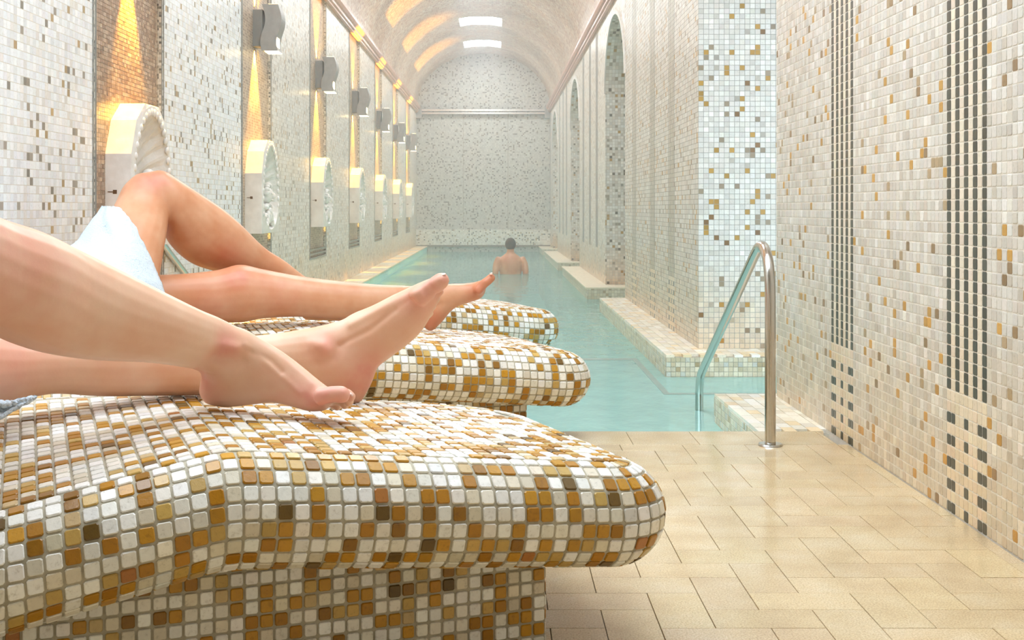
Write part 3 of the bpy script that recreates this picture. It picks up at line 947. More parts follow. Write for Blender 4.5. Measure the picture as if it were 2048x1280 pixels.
def build_bed(ox, oy, dz, label, singles, hidden=None):
    root = empty('heated_lounger', (0, 0, 0))
    def wd(p):
        a, b, z = p
        return (ox + a * CT - b * ST, oy + a * ST + b * CT, z + dz)
    # grout body
    V, Fs = [], []
    phis = [math.radians(90 - 195 * i / 22) for i in range(23)]
    sub = PATH[::3] + [PATH[-1]]
    for it in sub:
        for ph in phis:
            p = edge_pt(it, ph); V.append(wd((p[0], p[1], p[2])))
    nph = len(phis)
    for i in range(len(sub) - 1):
        for j in range(nph - 1):
            Fs.append((i * nph + j, i * nph + j + 1, (i + 1) * nph + j + 1, (i + 1) * nph + j))
    k = len(V)
    na_, nb_ = 100, 20
    for i in range(na_ + 1):
        a = -LB + (LB - R) * i / na_
        bb = _b_back(a)
        if a > -R - 0.14: bb = BW - 0.14 + math.sqrt(max(0, 0.14 ** 2 - (a + R + 0.14) ** 2))
        b0 = 0.0
        if a > -R - 0.03: b0 = 0.03 - math.sqrt(max(0, 0.03 ** 2 - (a + R + 0.03) ** 2))
        for j in range(nb_ + 1):
            b = b0 + (bb - b0) * j / nb_
            V.append(wd((a, b, ztop(a, b))))
    for i in range(na_):
        for j in range(nb_):
            q = k + i * (nb_ + 1) + j
            Fs.append((q, q + nb_ + 1, q + nb_ + 2, q + 1))
    # underside
    k2 = len(V)
    for i in range(na_ + 1):
        a = -LB + (LB - R) * i / na_
        for b in (0.01, min(BW - 0.01, _b_back(a))):
            V.append(wd((a, b, ztop(a, b) - 2 * R + 0.012)))
    for i in range(na_):
        Fs.append((k2 + 2 * i, k2 + 2 * i + 1, k2 + 2 * i + 3, k2 + 2 * i + 2))
    body = obj('slab', pyd('slab', V, Fs, True), M_GROUT_B, root)
    # pedestal
    a0, a1, b0, b1 = -LB + 0.2, -0.206, 0.03, 0.42
    V, Fs = [], []
    nn = 40
    for i in range(nn + 1):
        a = a0 + (a1 - a0) * i / nn
        for b in (b0, b1):
            V.append(wd((a, b, -dz))); V.append(wd((a, b, ztop(a, b) - 2 * R + 0.03)))
    for i in range(nn):
        q = 4 * i
        Fs += [(q, q + 4, q + 5, q + 1), (q + 2, q + 3, q + 7, q + 6)]
    Fs += [(0, 1, 3, 2), (4 * nn, 4 * nn + 2, 4 * nn + 3, 4 * nn + 1)]
    obj('pedestal', pyd('pedestal', V, Fs), M_GROUT_B, root)

    Q = []
    # rolled edge
    outer = []
    cum = [0.0]
    for p, q in zip(PATH[:-1], PATH[1:]):
        pa, pb = p[0] + p[2] * R * 0.8, p[1] + p[3] * R * 0.8
        qa, qb = q[0] + q[2] * R * 0.8, q[1] + q[3] * R * 0.8
        cum.append(cum[-1] + math.hypot(pa - qa, pb - qb))
    cum = np.array(cum)
    ncol = int(cum[-1] / PA)
    ss = np.linspace(0, cum[-1], ncol + 1)
    nrow = 10
    dphi = math.radians(172) / nrow
    its = [lerp_path(cum, s) for s in ss]
    for i in range(ncol):
        jit = random.gauss(0, 0.01)
        for r in range(nrow):
            ph0 = math.radians(88) - r * dphi; ph1 = ph0 - dphi
            pts4 = [edge_pt(its[i], ph1), edge_pt(its[i + 1], ph1), edge_pt(its[i + 1], ph0), edge_pt(its[i], ph0)]
            wid = math.dist(pts4[2], pts4[3])
            if wid < 0.008: continue
            Q.append([wd(p) for p in pts4])
    # top
    nb = int(BW / PA) + 1
    nA = int(LB / PA)
    for i in range(nA):
        aa = -R - (i + 1) * PA; ab = aa + PA
        off = 0.5 * PA * 0
        for j in range(nb):
            b0_, b1_ = j * PA + 0.002, (j + 1) * PA + 0.002
            if not (inside_top(aa, b1_) and inside_top(ab, b1_) and inside_top(ab, b0_)): continue
            Q.append([wd((aa, b0_, ztop(aa, b0_))), wd((ab, b0_, ztop(ab, b0_))), wd((ab, b1_, ztop(ab, b1_))), wd((aa, b1_, ztop(aa, b1_)))])
    # pedestal faces
    p = 0.0222
    nP = int((a1 - a0) / p)
    for i in range(nP):
        a_l = a1 - (i + 1) * p; a_r = a_l + p
        am = (a_l + a_r) / 2
        ztp = ztop(am, b0) - 2 * R + 0.02 + dz
        z = 0.0
        while z < ztp:
            Q.append([wd((a_l, b0, z - dz)), wd((a_r, b0, z - dz)), wd((a_r, b0, z + p - dz)), wd((a_l, b0, z + p - dz))])
            z += p
    for j in range(int((b1 - b0) / p)):
        z = 0.0
        while z < ztop(a1, 0) - 2 * R + dz:
            bl, br = b0 + j * p, b0 + (j + 1) * p
            Q.append([wd((a1, bl, z - dz)), wd((a1, br, z - dz)), wd((a1, br, z + p - dz)), wd((a1, bl, z + p - dz))])
            z += p
    Q = np.array(Q)
    cols = pick(len(Q), BED)
    if singles:
        split_tiles(Q, cols, M_TILE_O, M_TILE, root, singles, gap=0.0018, h=0.0032, hidden=hidden)
    else:
        quads_field('tile_field', Q, cols, M_TILE, root, 0.0018, 0.0032)
    tag(root, label, 'lounger', 'tiled heated loungers in a row')
    return root, wd

bed1, wd1 = build_bed(0.2845, 2.05, 0.0, 'nearest tiled lounger, white and ochre mosaic slab on a pedestal, woman\'s crossed feet on it', 300,
                      lambda x, y: (y < 800) | ((x > 380) & (x < 720) & (y < 830)))
LB, TAPER = 1.95, 0.95
PATH = bed_path()
bed2, wd2 = build_bed(0.30, 3.85, -0.03, 'middle tiled lounger of the three, its rounded end over the pool edge', 300,
                      lambda x, y: (x < 700) | (y > 830) | (y < 640))
LB = 1.58
PATH = bed_path()
bed3, wd3 = build_bed(0.285, 5.45, -0.03, 'farthest and smallest tiled lounger, empty, beside the water', 0)


# ------------------------------------------------------------------ bodies
def section_loft(bm, secs, nseg=20, sub=5):
    """secs: (top_px, bottom_px, Y, depth_ratio). Rings span the outline seen from the front and are round in depth."""
    rows = []
    for (t, b, Y, dr) in secs:
        pt, pb = P(t[0], t[1], Y), P(b[0], b[1], Y)
        c = (pt + pb) / 2; u = (pt - pb) / 2
        rows.append((c, u, u.length * dr))
    loft_rows(bm, rows, nseg, sub)


def catmull(p0, p1, p2, p3, t):
    return 0.5 * ((2 * p1) + (-p0 + p2) * t + (2 * p0 - 5 * p1 + 4 * p2 - p3) * t * t + (-p0 + 3 * p1 - 3 * p2 + p3) * t ** 3)


def loft_rows(bm, rows, nseg=20, sub=5, dep=Vector((0, 1, 0))):
    R_ = []
    n = len(rows)
    for i in range(n - 1):
        a, b, c, d = rows[max(0, i - 1)], rows[i], rows[i + 1], rows[min(n - 1, i + 2)]
        for k in range(sub):
            t = k / sub
            R_.append((catmull(a[0], b[0], c[0], d[0], t), catmull(a[1], b[1], c[1], d[1], t), catmull(a[2], b[2], c[2], d[2], t)))
    R_.append(rows[-1])
    rings = []
    for i, (c, u, dv) in enumerate(R_):
        tan = (R_[min(i + 1, len(R_) - 1)][0] - R_[max(i - 1, 0)][0])
        v = tan.cross(u)
        if v.length < 1e-6: v = dep.copy()
        v.normalize()
        if v.dot(dep) < 0: v = -v
        ring = [bm.verts.new(c + u * math.cos(2 * math.pi * k / nseg) + v * dv * math.sin(2 * math.pi * k / nseg)) for k in range(nseg)]
        rings.append(ring)
    for r0, r1 in zip(rings[:-1], rings[1:]):
        for k in range(nseg):
            bm.faces.new((r0[k], r0[(k + 1) % nseg], r1[(k + 1) % nseg], r1[k]))
    for ring, (c, u, dv), nb_ in ((rings[0], R_[0], R_[1]), (rings[-1], R_[-1], R_[-2])):
        d = (c - nb_[0]).normalized() * min(u.length, dv) * 0.55
        prev = ring
        for f, o in ((0.8, 0.55), (0.45, 0.9)):
            nr = [bm.verts.new(c + d * o + (v_.co - c) * f) for v_ in ring]
            for k in range(nseg): bm.faces.new((prev[k], prev[(k + 1) % nseg], nr[(k + 1) % nseg], nr[k]))
            prev = nr
        tip = bm.verts.new(c + d)
        for k in range(nseg): bm.faces.new((prev[k], prev[(k + 1) % nseg], tip))


def capsule(bm, pts, radii, nseg=14):
    rows = []
    for i, (p, r) in enumerate(zip(pts, radii)):
        tan = pts[min(i + 1, len(pts) - 1)] - pts[max(i - 1, 0)]
        u = tan.cross(Vector((0, 1, 0)))
        if u.length < 1e-5: u = Vector((0, 0, 1))
        rows.append((p, u.normalized() * r, r))
    loft_rows(bm, rows, nseg, 4)


def ball(bm, c, rx, ry, rz):
    m = Matrix.Translation(c) @ Matrix.Diagonal((rx, ry, rz, 1))
    bmesh.ops.create_icosphere(bm, subdivisions=3, radius=1, matrix=m)


def fuse(name, bm, mat, parent, voxel, smooth=6, extra=None):
    bmesh.ops.recalc_face_normals(bm, faces=bm.faces)
    me = bpy.data.meshes.new(name); bm.to_mesh(me); bm.free()
    tmp = bpy.data.objects.new(name, me); C.objects.link(tmp)
    r = tmp.modifiers.new('r', 'REMESH'); r.mode = 'VOXEL'; r.voxel_size = voxel; r.use_smooth_shade = True
    s = tmp.modifiers.new('s', 'SMOOTH'); s.factor = 0.5; s.iterations = smooth
    dg = bpy.context.evaluated_depsgraph_get()
    me2 = bpy.data.meshes.new_from_object(tmp.evaluated_get(dg))
    bpy.data.objects.remove(tmp); bpy.data.meshes.remove(me)
    me2.name = name
    me2.materials.clear()
    o = obj(name, me2, mat, parent)
    for p in me2.polygons: p.use_smooth = True
    return o


def flush_attr(o, spots, base=0.0):
    """natural redness of heels, toes and knees as a colour attribute of the skin"""
    me = o.data; n = len(me.vertices)
    co = np.empty(n * 3, dtype=np.float32); me.vertices.foreach_get('co', co); co = co.reshape(-1, 3)
    f = np.full(n, base, dtype=np.float32)
    for p, r, s in spots:
        d = np.linalg.norm(co - np.array(p)[None], axis=1)
        f = f + s * np.exp(-(d / r) ** 2)
    f = np.clip(f, 0, 1)
    at = me.color_attributes.new('flush', 'FLOAT_COLOR', 'POINT')
    cc = np.ones((n, 4), dtype=np.float32); cc[:, 0] = f; cc[:, 1] = f; cc[:, 2] = f
    at.data.foreach_set('color', cc.ravel())


def local_smooth(o, spots, iters=30, grooves=()):
    """relax the surface around the joints, then press a few skin creases"""
    me = o.data; n = len(me.vertices)
    co = np.empty(n * 3, dtype=np.float32); me.vertices.foreach_get('co', co); co = co.reshape(-1, 3).astype(np.float64)
    e = np.empty(len(me.edges) * 2, dtype=np.int32); me.edges.foreach_get('vertices', e); e = e.reshape(-1, 2)
    deg = np.bincount(e.ravel(), minlength=n).astype(float)[:, None]
    wt = np.zeros(n)
    for p, r in spots:
        d = np.linalg.norm(co - np.array(p)[None], axis=1)
        wt = np.maximum(wt, np.clip(1.4 - d / r, 0, 1))
    wt = wt[:, None] * 0.8
    for _ in range(iters):
        acc = np.zeros_like(co)
        for k in range(3):
            acc[:, k] = np.bincount(e[:, 0], weights=co[e[:, 1], k], minlength=n) + np.bincount(e[:, 1], weights=co[e[:, 0], k], minlength=n)
        co += wt * (acc / deg - co)
    me.vertices.foreach_set('co', co.astype(np.float32).ravel()); me.update()
    nr = np.empty(n * 3, dtype=np.float32); me.vertices.foreach_get('normal', nr); nr = nr.reshape(-1, 3)
    disp = np.zeros(n)
    for pts, width, depth in grooves:        # a polyline, negative depth raises a tendon
        dm = np.full(n, 9.0)
        for a, b in zip(pts[:-1], pts[1:]):
            a, b = np.array(a), np.array(b); ab = b - a
            t = np.clip(((co - a) @ ab) / (ab @ ab), 0, 1)
            q = co - (a + t[:, None] * ab)
            q[:, 1] *= 0.25                  # the lines were read off the side view
            dm = np.minimum(dm, np.linalg.norm(q, axis=1))
        mid = np.mean([np.array(p) for p in pts], axis=0)
        near = (np.linalg.norm(co - mid, axis=1) < 0.16) & (nr[:, 1] < 0.35)
        disp += np.where(near, -depth * np.exp(-(dm / width) ** 2), 0)
    co = co + nr * disp[:, None]
    me.vertices.foreach_set('co', co.astype(np.float32).ravel()); me.update()


def skin_mat(name, base, warm, red):
    m, nt, b = new_mat(name)
    g = N(nt, 'ShaderNodeNewGeometry')
    n1 = N(nt, 'ShaderNodeTexNoise'); n1.inputs['Scale'].default_value = 9; n1.inputs['Detail'].default_value = 5
    nt.links.new(g.outputs['Position'], n1.inputs['Vector'])
    c = mix(nt, base, warm, ramp_out(nt, n1, [(0.38, (0, 0, 0)), (0.62, (1, 1, 1))]))
    at = N(nt, 'ShaderNodeAttribute', attribute_name='flush')
    n2 = N(nt, 'ShaderNodeTexNoise'); n2.inputs['Scale'].default_value = 38; n2.inputs['Detail'].default_value = 3
    nt.links.new(g.outputs['Position'], n2.inputs['Vector'])
    f = math_(nt, 'MULTIPLY', at.outputs['Fac'], math_(nt, 'ADD', math_(nt, 'MULTIPLY', n2.outputs['Fac'], 1.0), 0.45))
    c = mix(nt, c, red, f)
    nt.links.new(c, b.inputs['Base Color'])
    b.inputs['Roughness'].default_value = 0.42
    b.inputs['Subsurface Weight'].default_value = 0.12
    b.inputs['Subsurface Radius'].default_value = (0.012, 0.005, 0.003)
    b.inputs['Subsurface Scale'].default_value = 1.0
    n3 = N(nt, 'ShaderNodeTexNoise'); n3.inputs['Scale'].default_value = 260; n3.inputs['Detail'].default_value = 3
    nt.links.new(g.outputs['Position'], n3.inputs['Vector'])
    bp = N(nt, 'ShaderNodeBump'); bp.inputs['Strength'].default_value = 0.12; bp.inputs['Distance'].default_value = 0.001
    nt.links.new(n3.outputs['Fac'], bp.inputs['Height']); nt.links.new(bp.outputs[0], b.inputs['Normal'])
    return m


M_SKIN1 = skin_mat('fair_skin', lin(238, 204, 174), lin(230, 184, 150), lin(224, 132, 122))
M_SKIN2 = skin_mat('tan_skin', lin(216, 166, 130), lin(204, 144, 104), lin(206, 112, 92))
M_NAIL, _nt, _b = new_mat('toenail')
_b.inputs['Base Color'].default_value = (*lin(236, 200, 186), 1); _b.inputs['Roughness'].default_value = 0.2

def towel_mat():
    m, nt, b = new_mat('white_terry')
    b.inputs['Base Color'].default_value = (*lin(206, 222, 234), 1)
    b.inputs['Roughness'].default_value = 0.95
    b.inputs['Sheen Weight'].default_value = 0.4
    g = N(nt, 'ShaderNodeNewGeometry')
    n = N(nt, 'ShaderNodeTexNoise'); n.inputs['Scale'].default_value = 170; n.inputs['Detail'].default_value = 3
    nt.links.new(g.outputs['Position'], n.inputs['Vector'])
    bp = N(nt, 'ShaderNodeBump'); bp.inputs['Strength'].default_value = 0.8; bp.inputs['Distance'].default_value = 0.006
    nt.links.new(n.outputs['Fac'], bp.inputs['Height']); nt.links.new(bp.outputs[0], b.inputs['Normal'])
    return m
M_TOWEL = towel_mat()


# --- woman on the near lounger: two crossed lower legs, torso lies to the left outside the picture
person1 = empty('person', (0, 0, 0))
tag(person1, 'reclining person whose crossed bare legs and feet lie on the nearest lounger', 'person')
bm = bmesh.new()
legA = [((-430, 300), (-420, 640), 1.56, 0.8), ((-240, 340), (-260, 640), 1.66, 0.85), ((-90, 392), (-130, 640), 1.74, 0.85), ((0, 435), (-38, 662), 1.81, 0.85),
        ((81, 462), (32, 690), 1.87, 0.85), ((150, 495), (98, 708), 1.93, 0.85), ((244, 541), (184, 718), 1.99, 0.85),
        ((333, 586), (280, 722), 2.05, 0.85), ((400, 619), (352, 731), 2.10, 0.8), ((440, 636), (390, 742), 2.14, 0.72),
        ((488, 660), (424, 775), 2.16, 0.62), ((520, 682), (452, 790), 2.168, 0.5)]
section_loft(bm, legA)
footA = [((408, 742), (402, 792), 2.17, 0.8), ((432, 690), (412, 807), 2.17, 0.55), ((474, 652), (448, 815), 2.17, 0.42), ((520, 673), (498, 811), 2.17, 0.44),
         ((566, 704), (545, 806), 2.165, 0.6), ((606, 736), (590, 815), 2.16, 0.85), ((636, 762), (622, 823), 2.155, 1.15), ((655, 777), (646, 822), 2.15, 1.3)]
section_loft(bm, footA)
Yt = 2.11
def toe(bm, pts, r):
    capsule(bm, [P(*p) for p in pts], r)
toe(bm, [(636, 796, Yt), (662, 789, Yt - .005), (684, 789, Yt - .008), (692, 792, Yt - .008)], [.017, .0145, .0150, .0125])
toe(bm, [(640, 798, Yt + .022), (672, 787, Yt + .022), (694, 789, Yt + .02), (704, 797, Yt + .02)], [.013, .0105, .0105, .0095])
toe(bm, [(640, 802, Yt + .042), (676, 793, Yt + .042), (694, 797, Yt + .042), (700, 807, Yt + .042)], [.012, .0098, .0098, .0088])
toe(bm, [(638, 806, Yt + .060), (670, 800, Yt + .060), (686, 804, Yt + .06), (692, 813, Yt + .06)], [.011, .0094, .0094, .0084])
toe(bm, [(634, 808, Yt + .077), (660, 806, Yt + .077), (672, 810, Yt + .077), (677, 816, Yt + .077)], [.011, .0088, .0088, .008])
ball(bm, P(452, 694, 2.138), .024, .012, .017)        # ankle bone
legB = [((-420, 470), (-400, 800), 1.80, 0.8), ((-250, 560), (-240, 850), 1.92, 0.85), ((-100, 640), (-100, 838), 2.02, 0.85), ((0, 664), (0, 815), 2.09, 0.85), ((93, 676), (95, 789), 2.14, 0.9),
        ((200, 668), (200, 793), 2.20, 0.9), ((300, 662), (300, 792), 2.26, 0.9), ((400, 664), (400, 790), 2.32, 0.85), ((500, 671), (505, 780), 2.37, 0.8),
        ((575, 663), (590, 775), 2.41, 0.75), ((640, 650), (660, 782), 2.43, 0.66), ((690, 637), (712, 786), 2.44, 0.5), ((725, 628), (748, 745), 2.44, 0.5)]
section_loft(bm, legB)
Yf = 2.44
footB = [((692, 800), (728, 797), Yf, 0.9), ((668, 768), (745, 766), Yf, 0.72), ((655, 700), (757, 735), Yf, 0.55), ((688, 636), (770, 725), Yf, 0.58),
         ((745, 609), (808, 696), Yf, 0.62), ((796, 585), (842, 664), Yf - .005, 0.85), ((838, 566), (866, 625), Yf - .01, 1.15), ((860, 557), (878, 602), Yf - .01, 1.2)]
section_loft(bm, footB)
Yt = 2.395
toe(bm, [(838, 598, Yt), (862, 578, Yt), (882, 562, Yt - .004), (889, 556, Yt - .006)], [.018, .0165, .0165, .0130])
toe(bm, [(842, 608, Yt + .025), (862, 592, Yt + .025), (876, 583, Yt + .025), (881, 580, Yt + .025)], [.013, .0110, .0110, .0100])
toe(bm, [(840, 622, Yt + .045), (858, 606, Yt + .045), (870, 598, Yt + .045), (875, 596, Yt + .045)], [.012, .0102, .0102, .009])
toe(bm, [(838, 634, Yt + .063), (854, 620, Yt + .063), (864, 612, Yt + .063), (868, 610, Yt + .063)], [.011, .0096, .0096, .0085])
toe(bm, [(834, 646, Yt + .080), (849, 634, Yt + .080), (858, 627, Yt + .080), (862, 624, Yt + .080)], [.011, .009, .009, .008])
ball(bm, P(640, 700, 2.395), .020, .010, .020)
# thighs, hips, torso, head and arms: outside the picture on the left
def W3(a, b, z): 
    return Vector(wd1((a, b, z)))
hip = W3(-1.56, 0.27, 0.44)
kA, kB = P(-430, 470, 1.56), P(-420, 640, 1.80)
capsule(bm, [kA, (kA + hip) / 2, hip + Vector((.02, -.08, .01))], [.075, .085, .10])
capsule(bm, [kB, (kB + hip) / 2, hip + Vector((0, .08, -.02))], [.075, .085, .10])
sh = hip + Vector((-.43, -.165, .10))
def torso(bm, hip, sh, wide):
    d = (sh - hip).normalized(); u = Vector((0, 0, 1)).cross(d).normalized()
    rows = [(hip - d * .08, u * wide * .9, .10), (hip, u * wide, .115), (hip + d * .14, u * wide * .78, .09), (hip + d * .3, u * wide * .9, .10),
            (sh - d * .06, u * wide * 1.08, .10), (sh, u * wide * .8, .075), (sh + d * .06, u * .055, .055), (sh + d * .13, u * .05, .055)]
    loft_rows(bm, rows, 24, 4, Vector((0, 0, 1)))
    hc = sh + d * .215
    ball(bm, hc, .085, .075, .10)
    ball(bm, hc + Vector((0.02, 0, .10)) * .95, .014, .014, .02)     # nose
    for s in (-1, 1):
        ball(bm, hc + u * .075 * s, .02, .012, .028)
        a0 = sh + u * wide * 1.0 * s - d * .03
        a1 = a0 - d * .24 + u * .05 * s + Vector((0, 0, -.04)); a2 = a1 - d * .20 - u * .04 * s + Vector((0, 0, .03))
        capsule(bm, [a0, (a0 + a1) / 2, a1, (a1 + a2) / 2, a2], [.045, .042, .034, .032, .024])
        ball(bm, a2 - d * .04, .035, .035, .016)
        for q in range(4):
            f0 = a2 - d * .06 + u * (q - 1.5) * .017
            capsule(bm, [f0, f0 - d * .03, f0 - d * (.055 + .006 * (q in (1, 2))) + Vector((0, 0, -.012))], [.0085, .008, .0065], 8)
        capsule(bm, [a2 - d * .02 + u * .03 * -s, a2 - d * .05 + u * .045 * -s], [.010, .008], 8)
    return hc
hc1 = torso(bm, hip, sh, .16)
b1 = fuse('body', bm, M_SKIN1, person1, 0.0027, 9)
YA, YBf = 2.13, 2.40
G = lambda Y, w_, d_, *pp: ([P(x_, y_, Y) for x_, y_ in pp], w_, d_)
local_smooth(b1, [(P(500, 690, 2.17), .05), (P(470, 720, 2.17), .05), (P(440, 700, 2.16), .045), (P(420, 750, 2.17), .035), (P(530, 740, 2.17), .04),
                  (P(700, 680, 2.44), .06), (P(725, 640, 2.44), .055), (P(700, 740, 2.44), .055), (P(650, 670, 2.43), .035), (P(755, 690, 2.44), .04),
                  (P(636, 798, 2.12), .022), (P(850, 600, 2.42), .022)], 45,
             [G(YA, .0022, .0022, (384, 728), (402, 712), (420, 703)), G(YA, .0020, .0020, (386, 738), (405, 729), (426, 727)), G(YA, .0018, .0016, (390, 748), (412, 744), (430, 747)),
              G(YA, .0018, .0014, (392, 760), (408, 762), (420, 768)),
              G(YA, .007, -.0035, (500, 668), (560, 712), (620, 762), (650, 782)), G(YA, .005, -.002, (488, 690), (540, 735), (600, 785)), G(YA, .006, .003, (500, 705), (540, 725), (560, 745)),
              G(YA, .010, -.005, (430, 686), (452, 690), (470, 696)), G(YA, .012, .004, (430, 712), (460, 722), (480, 722)),
              G(YA, .009, .004, (392, 700), (402, 720), (398, 745)), G(YA, .004, .0025, (655, 786), (657, 800), (654, 812)),
              G(YBf, .008, -.004, (700, 650), (770, 612), (840, 578), (880, 558)), G(YBf, .006, .0025, (680, 690), (740, 660), (790, 620)),
              G(YBf, .012, -.005, (628, 688), (645, 692), (655, 700)), G(YBf, .011, .004, (640, 725), (668, 716), (680, 695)),
              G(YBf, .006, -.004, (826, 590), (842, 584), (850, 592)), G(YBf, .0045, .003, (862, 570), (872, 582), (876, 596))])
flush_attr(b1, [(P(410, 790, 2.13), .03, .55), (P(450, 692, 2.12), .028, .6), (P(640, 800, 2.10), .045, .5), (P(690, 790, 2.10), .03, .4), (P(392, 760, 2.13), .018, .5),
                (P(720, 780, 2.40), .055, .45), (P(850, 590, 2.39), .055, .4), (P(890, 556, 2.39), .03, .35), (P(650, 690, 2.39), .03, .4), (P(0, 700, 2.05), .08, .35),
                (P(20, 500, 1.78), .12, .35), (P(610, 800, 2.12), .04, .15), (P(745, 740, 2.40), .04, .4), (P(560, 810, 2.12), .05, .3)], 0.12)
def towel_wrap(parent, hip, sh, wide):
    d = (sh - hip).normalized(); u = Vector((0, 0, 1)).cross(d).normalized()
    bm = bmesh.new()
    k = 1.13
    loft_rows(bm, [(hip - d * .13, u * wide * 1.0 * k, .122), (hip, u * wide * k, .128), (hip + d * .14, u * wide * .82 * k, .104), (hip + d * .28, u * wide * .9 * k, .112), (hip + d * .34, u * wide * .93 * k, .108)], 28, 4, Vector((0, 0, 1)))
    o = fuse('towel_wrap', bm, M_TOWEL, parent, 0.009, 2)
    return o
def hair(parent, c, r, mat):
    bm = bmesh.new()
    ball(bm, c + Vector((-.02, 0, .0)), r * .95, r * .9, r * 1.1)
    return fuse('hair', bm, mat, parent, 0.01, 3)
M_HAIR = stone('dark_hair', lin(44, 38, 32), lin(62, 54, 46), 60, 0.6, 0.6)
towel_wrap(person1, hip, sh, .16)
hair(person1, hc1 + Vector((-.035, -.01, -.01)), .095, M_HAIR)
# nails
def nail(parent, p, n, r=.0065):
    bm = bmesh.new(); bmesh.ops.create_icosphere(bm, subdivisions=2, radius=1)
    for v in bm.verts: v.co = Vector((v.co.x * r * .9, v.co.y * r * .8, v.co.z * .0022))
    me = bpy.data.meshes.new('toenail'); bm.to_mesh(me); bm.free()
    for q in me.polygons: q.use_smooth = True
    o = obj('toenail', me, M_NAIL, parent)
    o.location = p; o.rotation_euler = n.to_track_quat('Z', 'Y').to_euler()
nail(person1, P(693, 783, 2.100), Vector((.55, -.3, .75)))
nail(person1, P(703, 789, 2.122), Vector((.7, -.2, .6)), .005)
nail(person1, P(886, 549, 2.385), Vector((-.2, -.25, .9)), .0075)

# --- person on the middle lounger
person2 = empty('person', (0, 0, 0))
tag(person2, 'reclining tanned person on the middle lounger, one knee raised, thigh under a towel', 'person')
bm = bmesh.new()
l2a = [((60, 560), (60, 690), 3.66, .9), ((200, 548), (200, 660), 3.76, 0.9), ((330, 549), (335, 640), 3.86, 0.85), ((427, 541), (425, 644), 3.92, 0.8), ((479, 529), (482, 645), 3.95, 0.8),
       ((525, 538), (528, 637), 3.97, 0.8), ((600, 552), (602, 634), 4.0, 0.85), ((680, 562), (680, 639), 4.03, 0.85), ((760, 569), (762, 636), 4.06, 0.8),
       ((820, 571), (815, 628), 4.09, 0.75), ((860, 570), (850, 640), 4.1, 0.65)]
section_loft(bm, l2a)
Yf = 4.10
f2a = [((846, 655), (870, 660), Yf, .9), ((838, 622), (887, 642), Yf, .65), ((852, 577), (899, 627), Yf, .62), ((890, 568), (915, 614), Yf, .75), ((925, 567), (940, 605), Yf, .95),
       ((950, 564), (962, 597), Yf, 1.2), ((960, 560), (970, 588), Yf, 1.2)]
section_loft(bm, f2a)
Yt = 4.06
toe(bm, [(955, 582, Yt), (968, 569, Yt), (982, 556, Yt), (985, 552, Yt)], [.019, .0155, .0150, .012])
for q, (dx, dy, l) in enumerate([(-6, 4, .9), (-12, 9, .8), (-16, 13, .7), (-20, 18, .6)]):
    toe(bm, [(952 + dx * .5, 584 + dy * .5, Yt + .024 + .02 * q), (968 + dx, 568 + dy, Yt + .024 + .02 * q), (978 + dx, 558 + dy, Yt + .024 + .02 * q)], [.013, .0105, .0095])
thigh = [((60, 600), (240, 680), 3.60, .8), ((135, 548), (300, 610), 3.68, .8), ((175, 500), (318, 556), 3.74, .8), ((206, 452), (328, 500), 3.80, .8), ((228, 412), (335, 458), 3.86, .78),
         ((246, 375), (338, 428), 3.90, .78), ((272, 348), (345, 402), 3.92, .75)]
section_loft(bm, thigh)
shin = [((290, 345), (325, 430), 3.91, .62), ((322, 339), (335, 455), 3.93, .68), ((353, 357), (338, 475), 3.95, .75), ((390, 381), (350, 500), 3.99, .8), ((439, 413), (384, 527), 4.05, .85), ((479, 446), (432, 543), 4.10, .85),
        ((528, 494), (488, 556), 4.16, .85), ((569, 521), (540, 572), 4.20, .8), ((605, 549), (580, 592), 4.23, .75), ((640, 572), (612, 620), 4.25, .7)]
section_loft(bm, shin)
section_loft(bm, [((610, 590), (612, 640), 4.25, .8), ((640, 585), (640, 641), 4.25, .8), ((680, 605), (680, 642), 4.26, 1.1), ((715, 622), (715, 644), 4.27, 1.6), ((735, 628), (735, 645), 4.27, 1.6)])
hip = Vector((-1.33, 3.52, 0.42))
capsule(bm, [P(60, 625, 3.66), hip + Vector((0, -.06, 0))], [.088, .10])
capsule(bm, [P(150, 640, 3.60), hip + Vector((0, .06, 0))], [.11, .11])
sh2 = hip + Vector((-.44, -.20, .10))
hc2 = torso(bm, hip, sh2, .15)
b2 = fuse('body', bm, M_SKIN2, person2, 0.0052, 5)
local_smooth(b2, [(P(850, 605, 4.09), .07), (P(880, 600, 4.1), .05), (P(850, 640, 4.1), .05), (P(300, 360, 3.92), .06), (P(330, 380, 3.93), .06), (P(962, 578, 4.08), .03)], 22,
             [([P(860, 575, 4.05), P(920, 572, 4.05), P(970, 562, 4.05)], .008, -.004), ([P(855, 620, 4.05), P(880, 610, 4.05)], .012, .004)])
flush_attr(b2, [(P(480, 545, 3.88), .05, .55), (P(300, 350, 3.87), .06, .6), (P(860, 650, 4.05), .05, .6), (P(975, 570, 4.04), .05, .35), (P(950, 590, 4.05), .04, .3),
                (P(460, 520, 4.0), .06, .4), (P(560, 590, 3.93), .08, .25), (P(420, 610, 3.85), .08, .3)], 0.08)
towel_wrap(person2, hip, sh2, .15)
hair(person2, hc2 + Vector((-.03, -.01, -.01)), .095, M_HAIR)
nail(person2, P(982, 547, 4.045), Vector((-.3, -.3, .9)), .007)

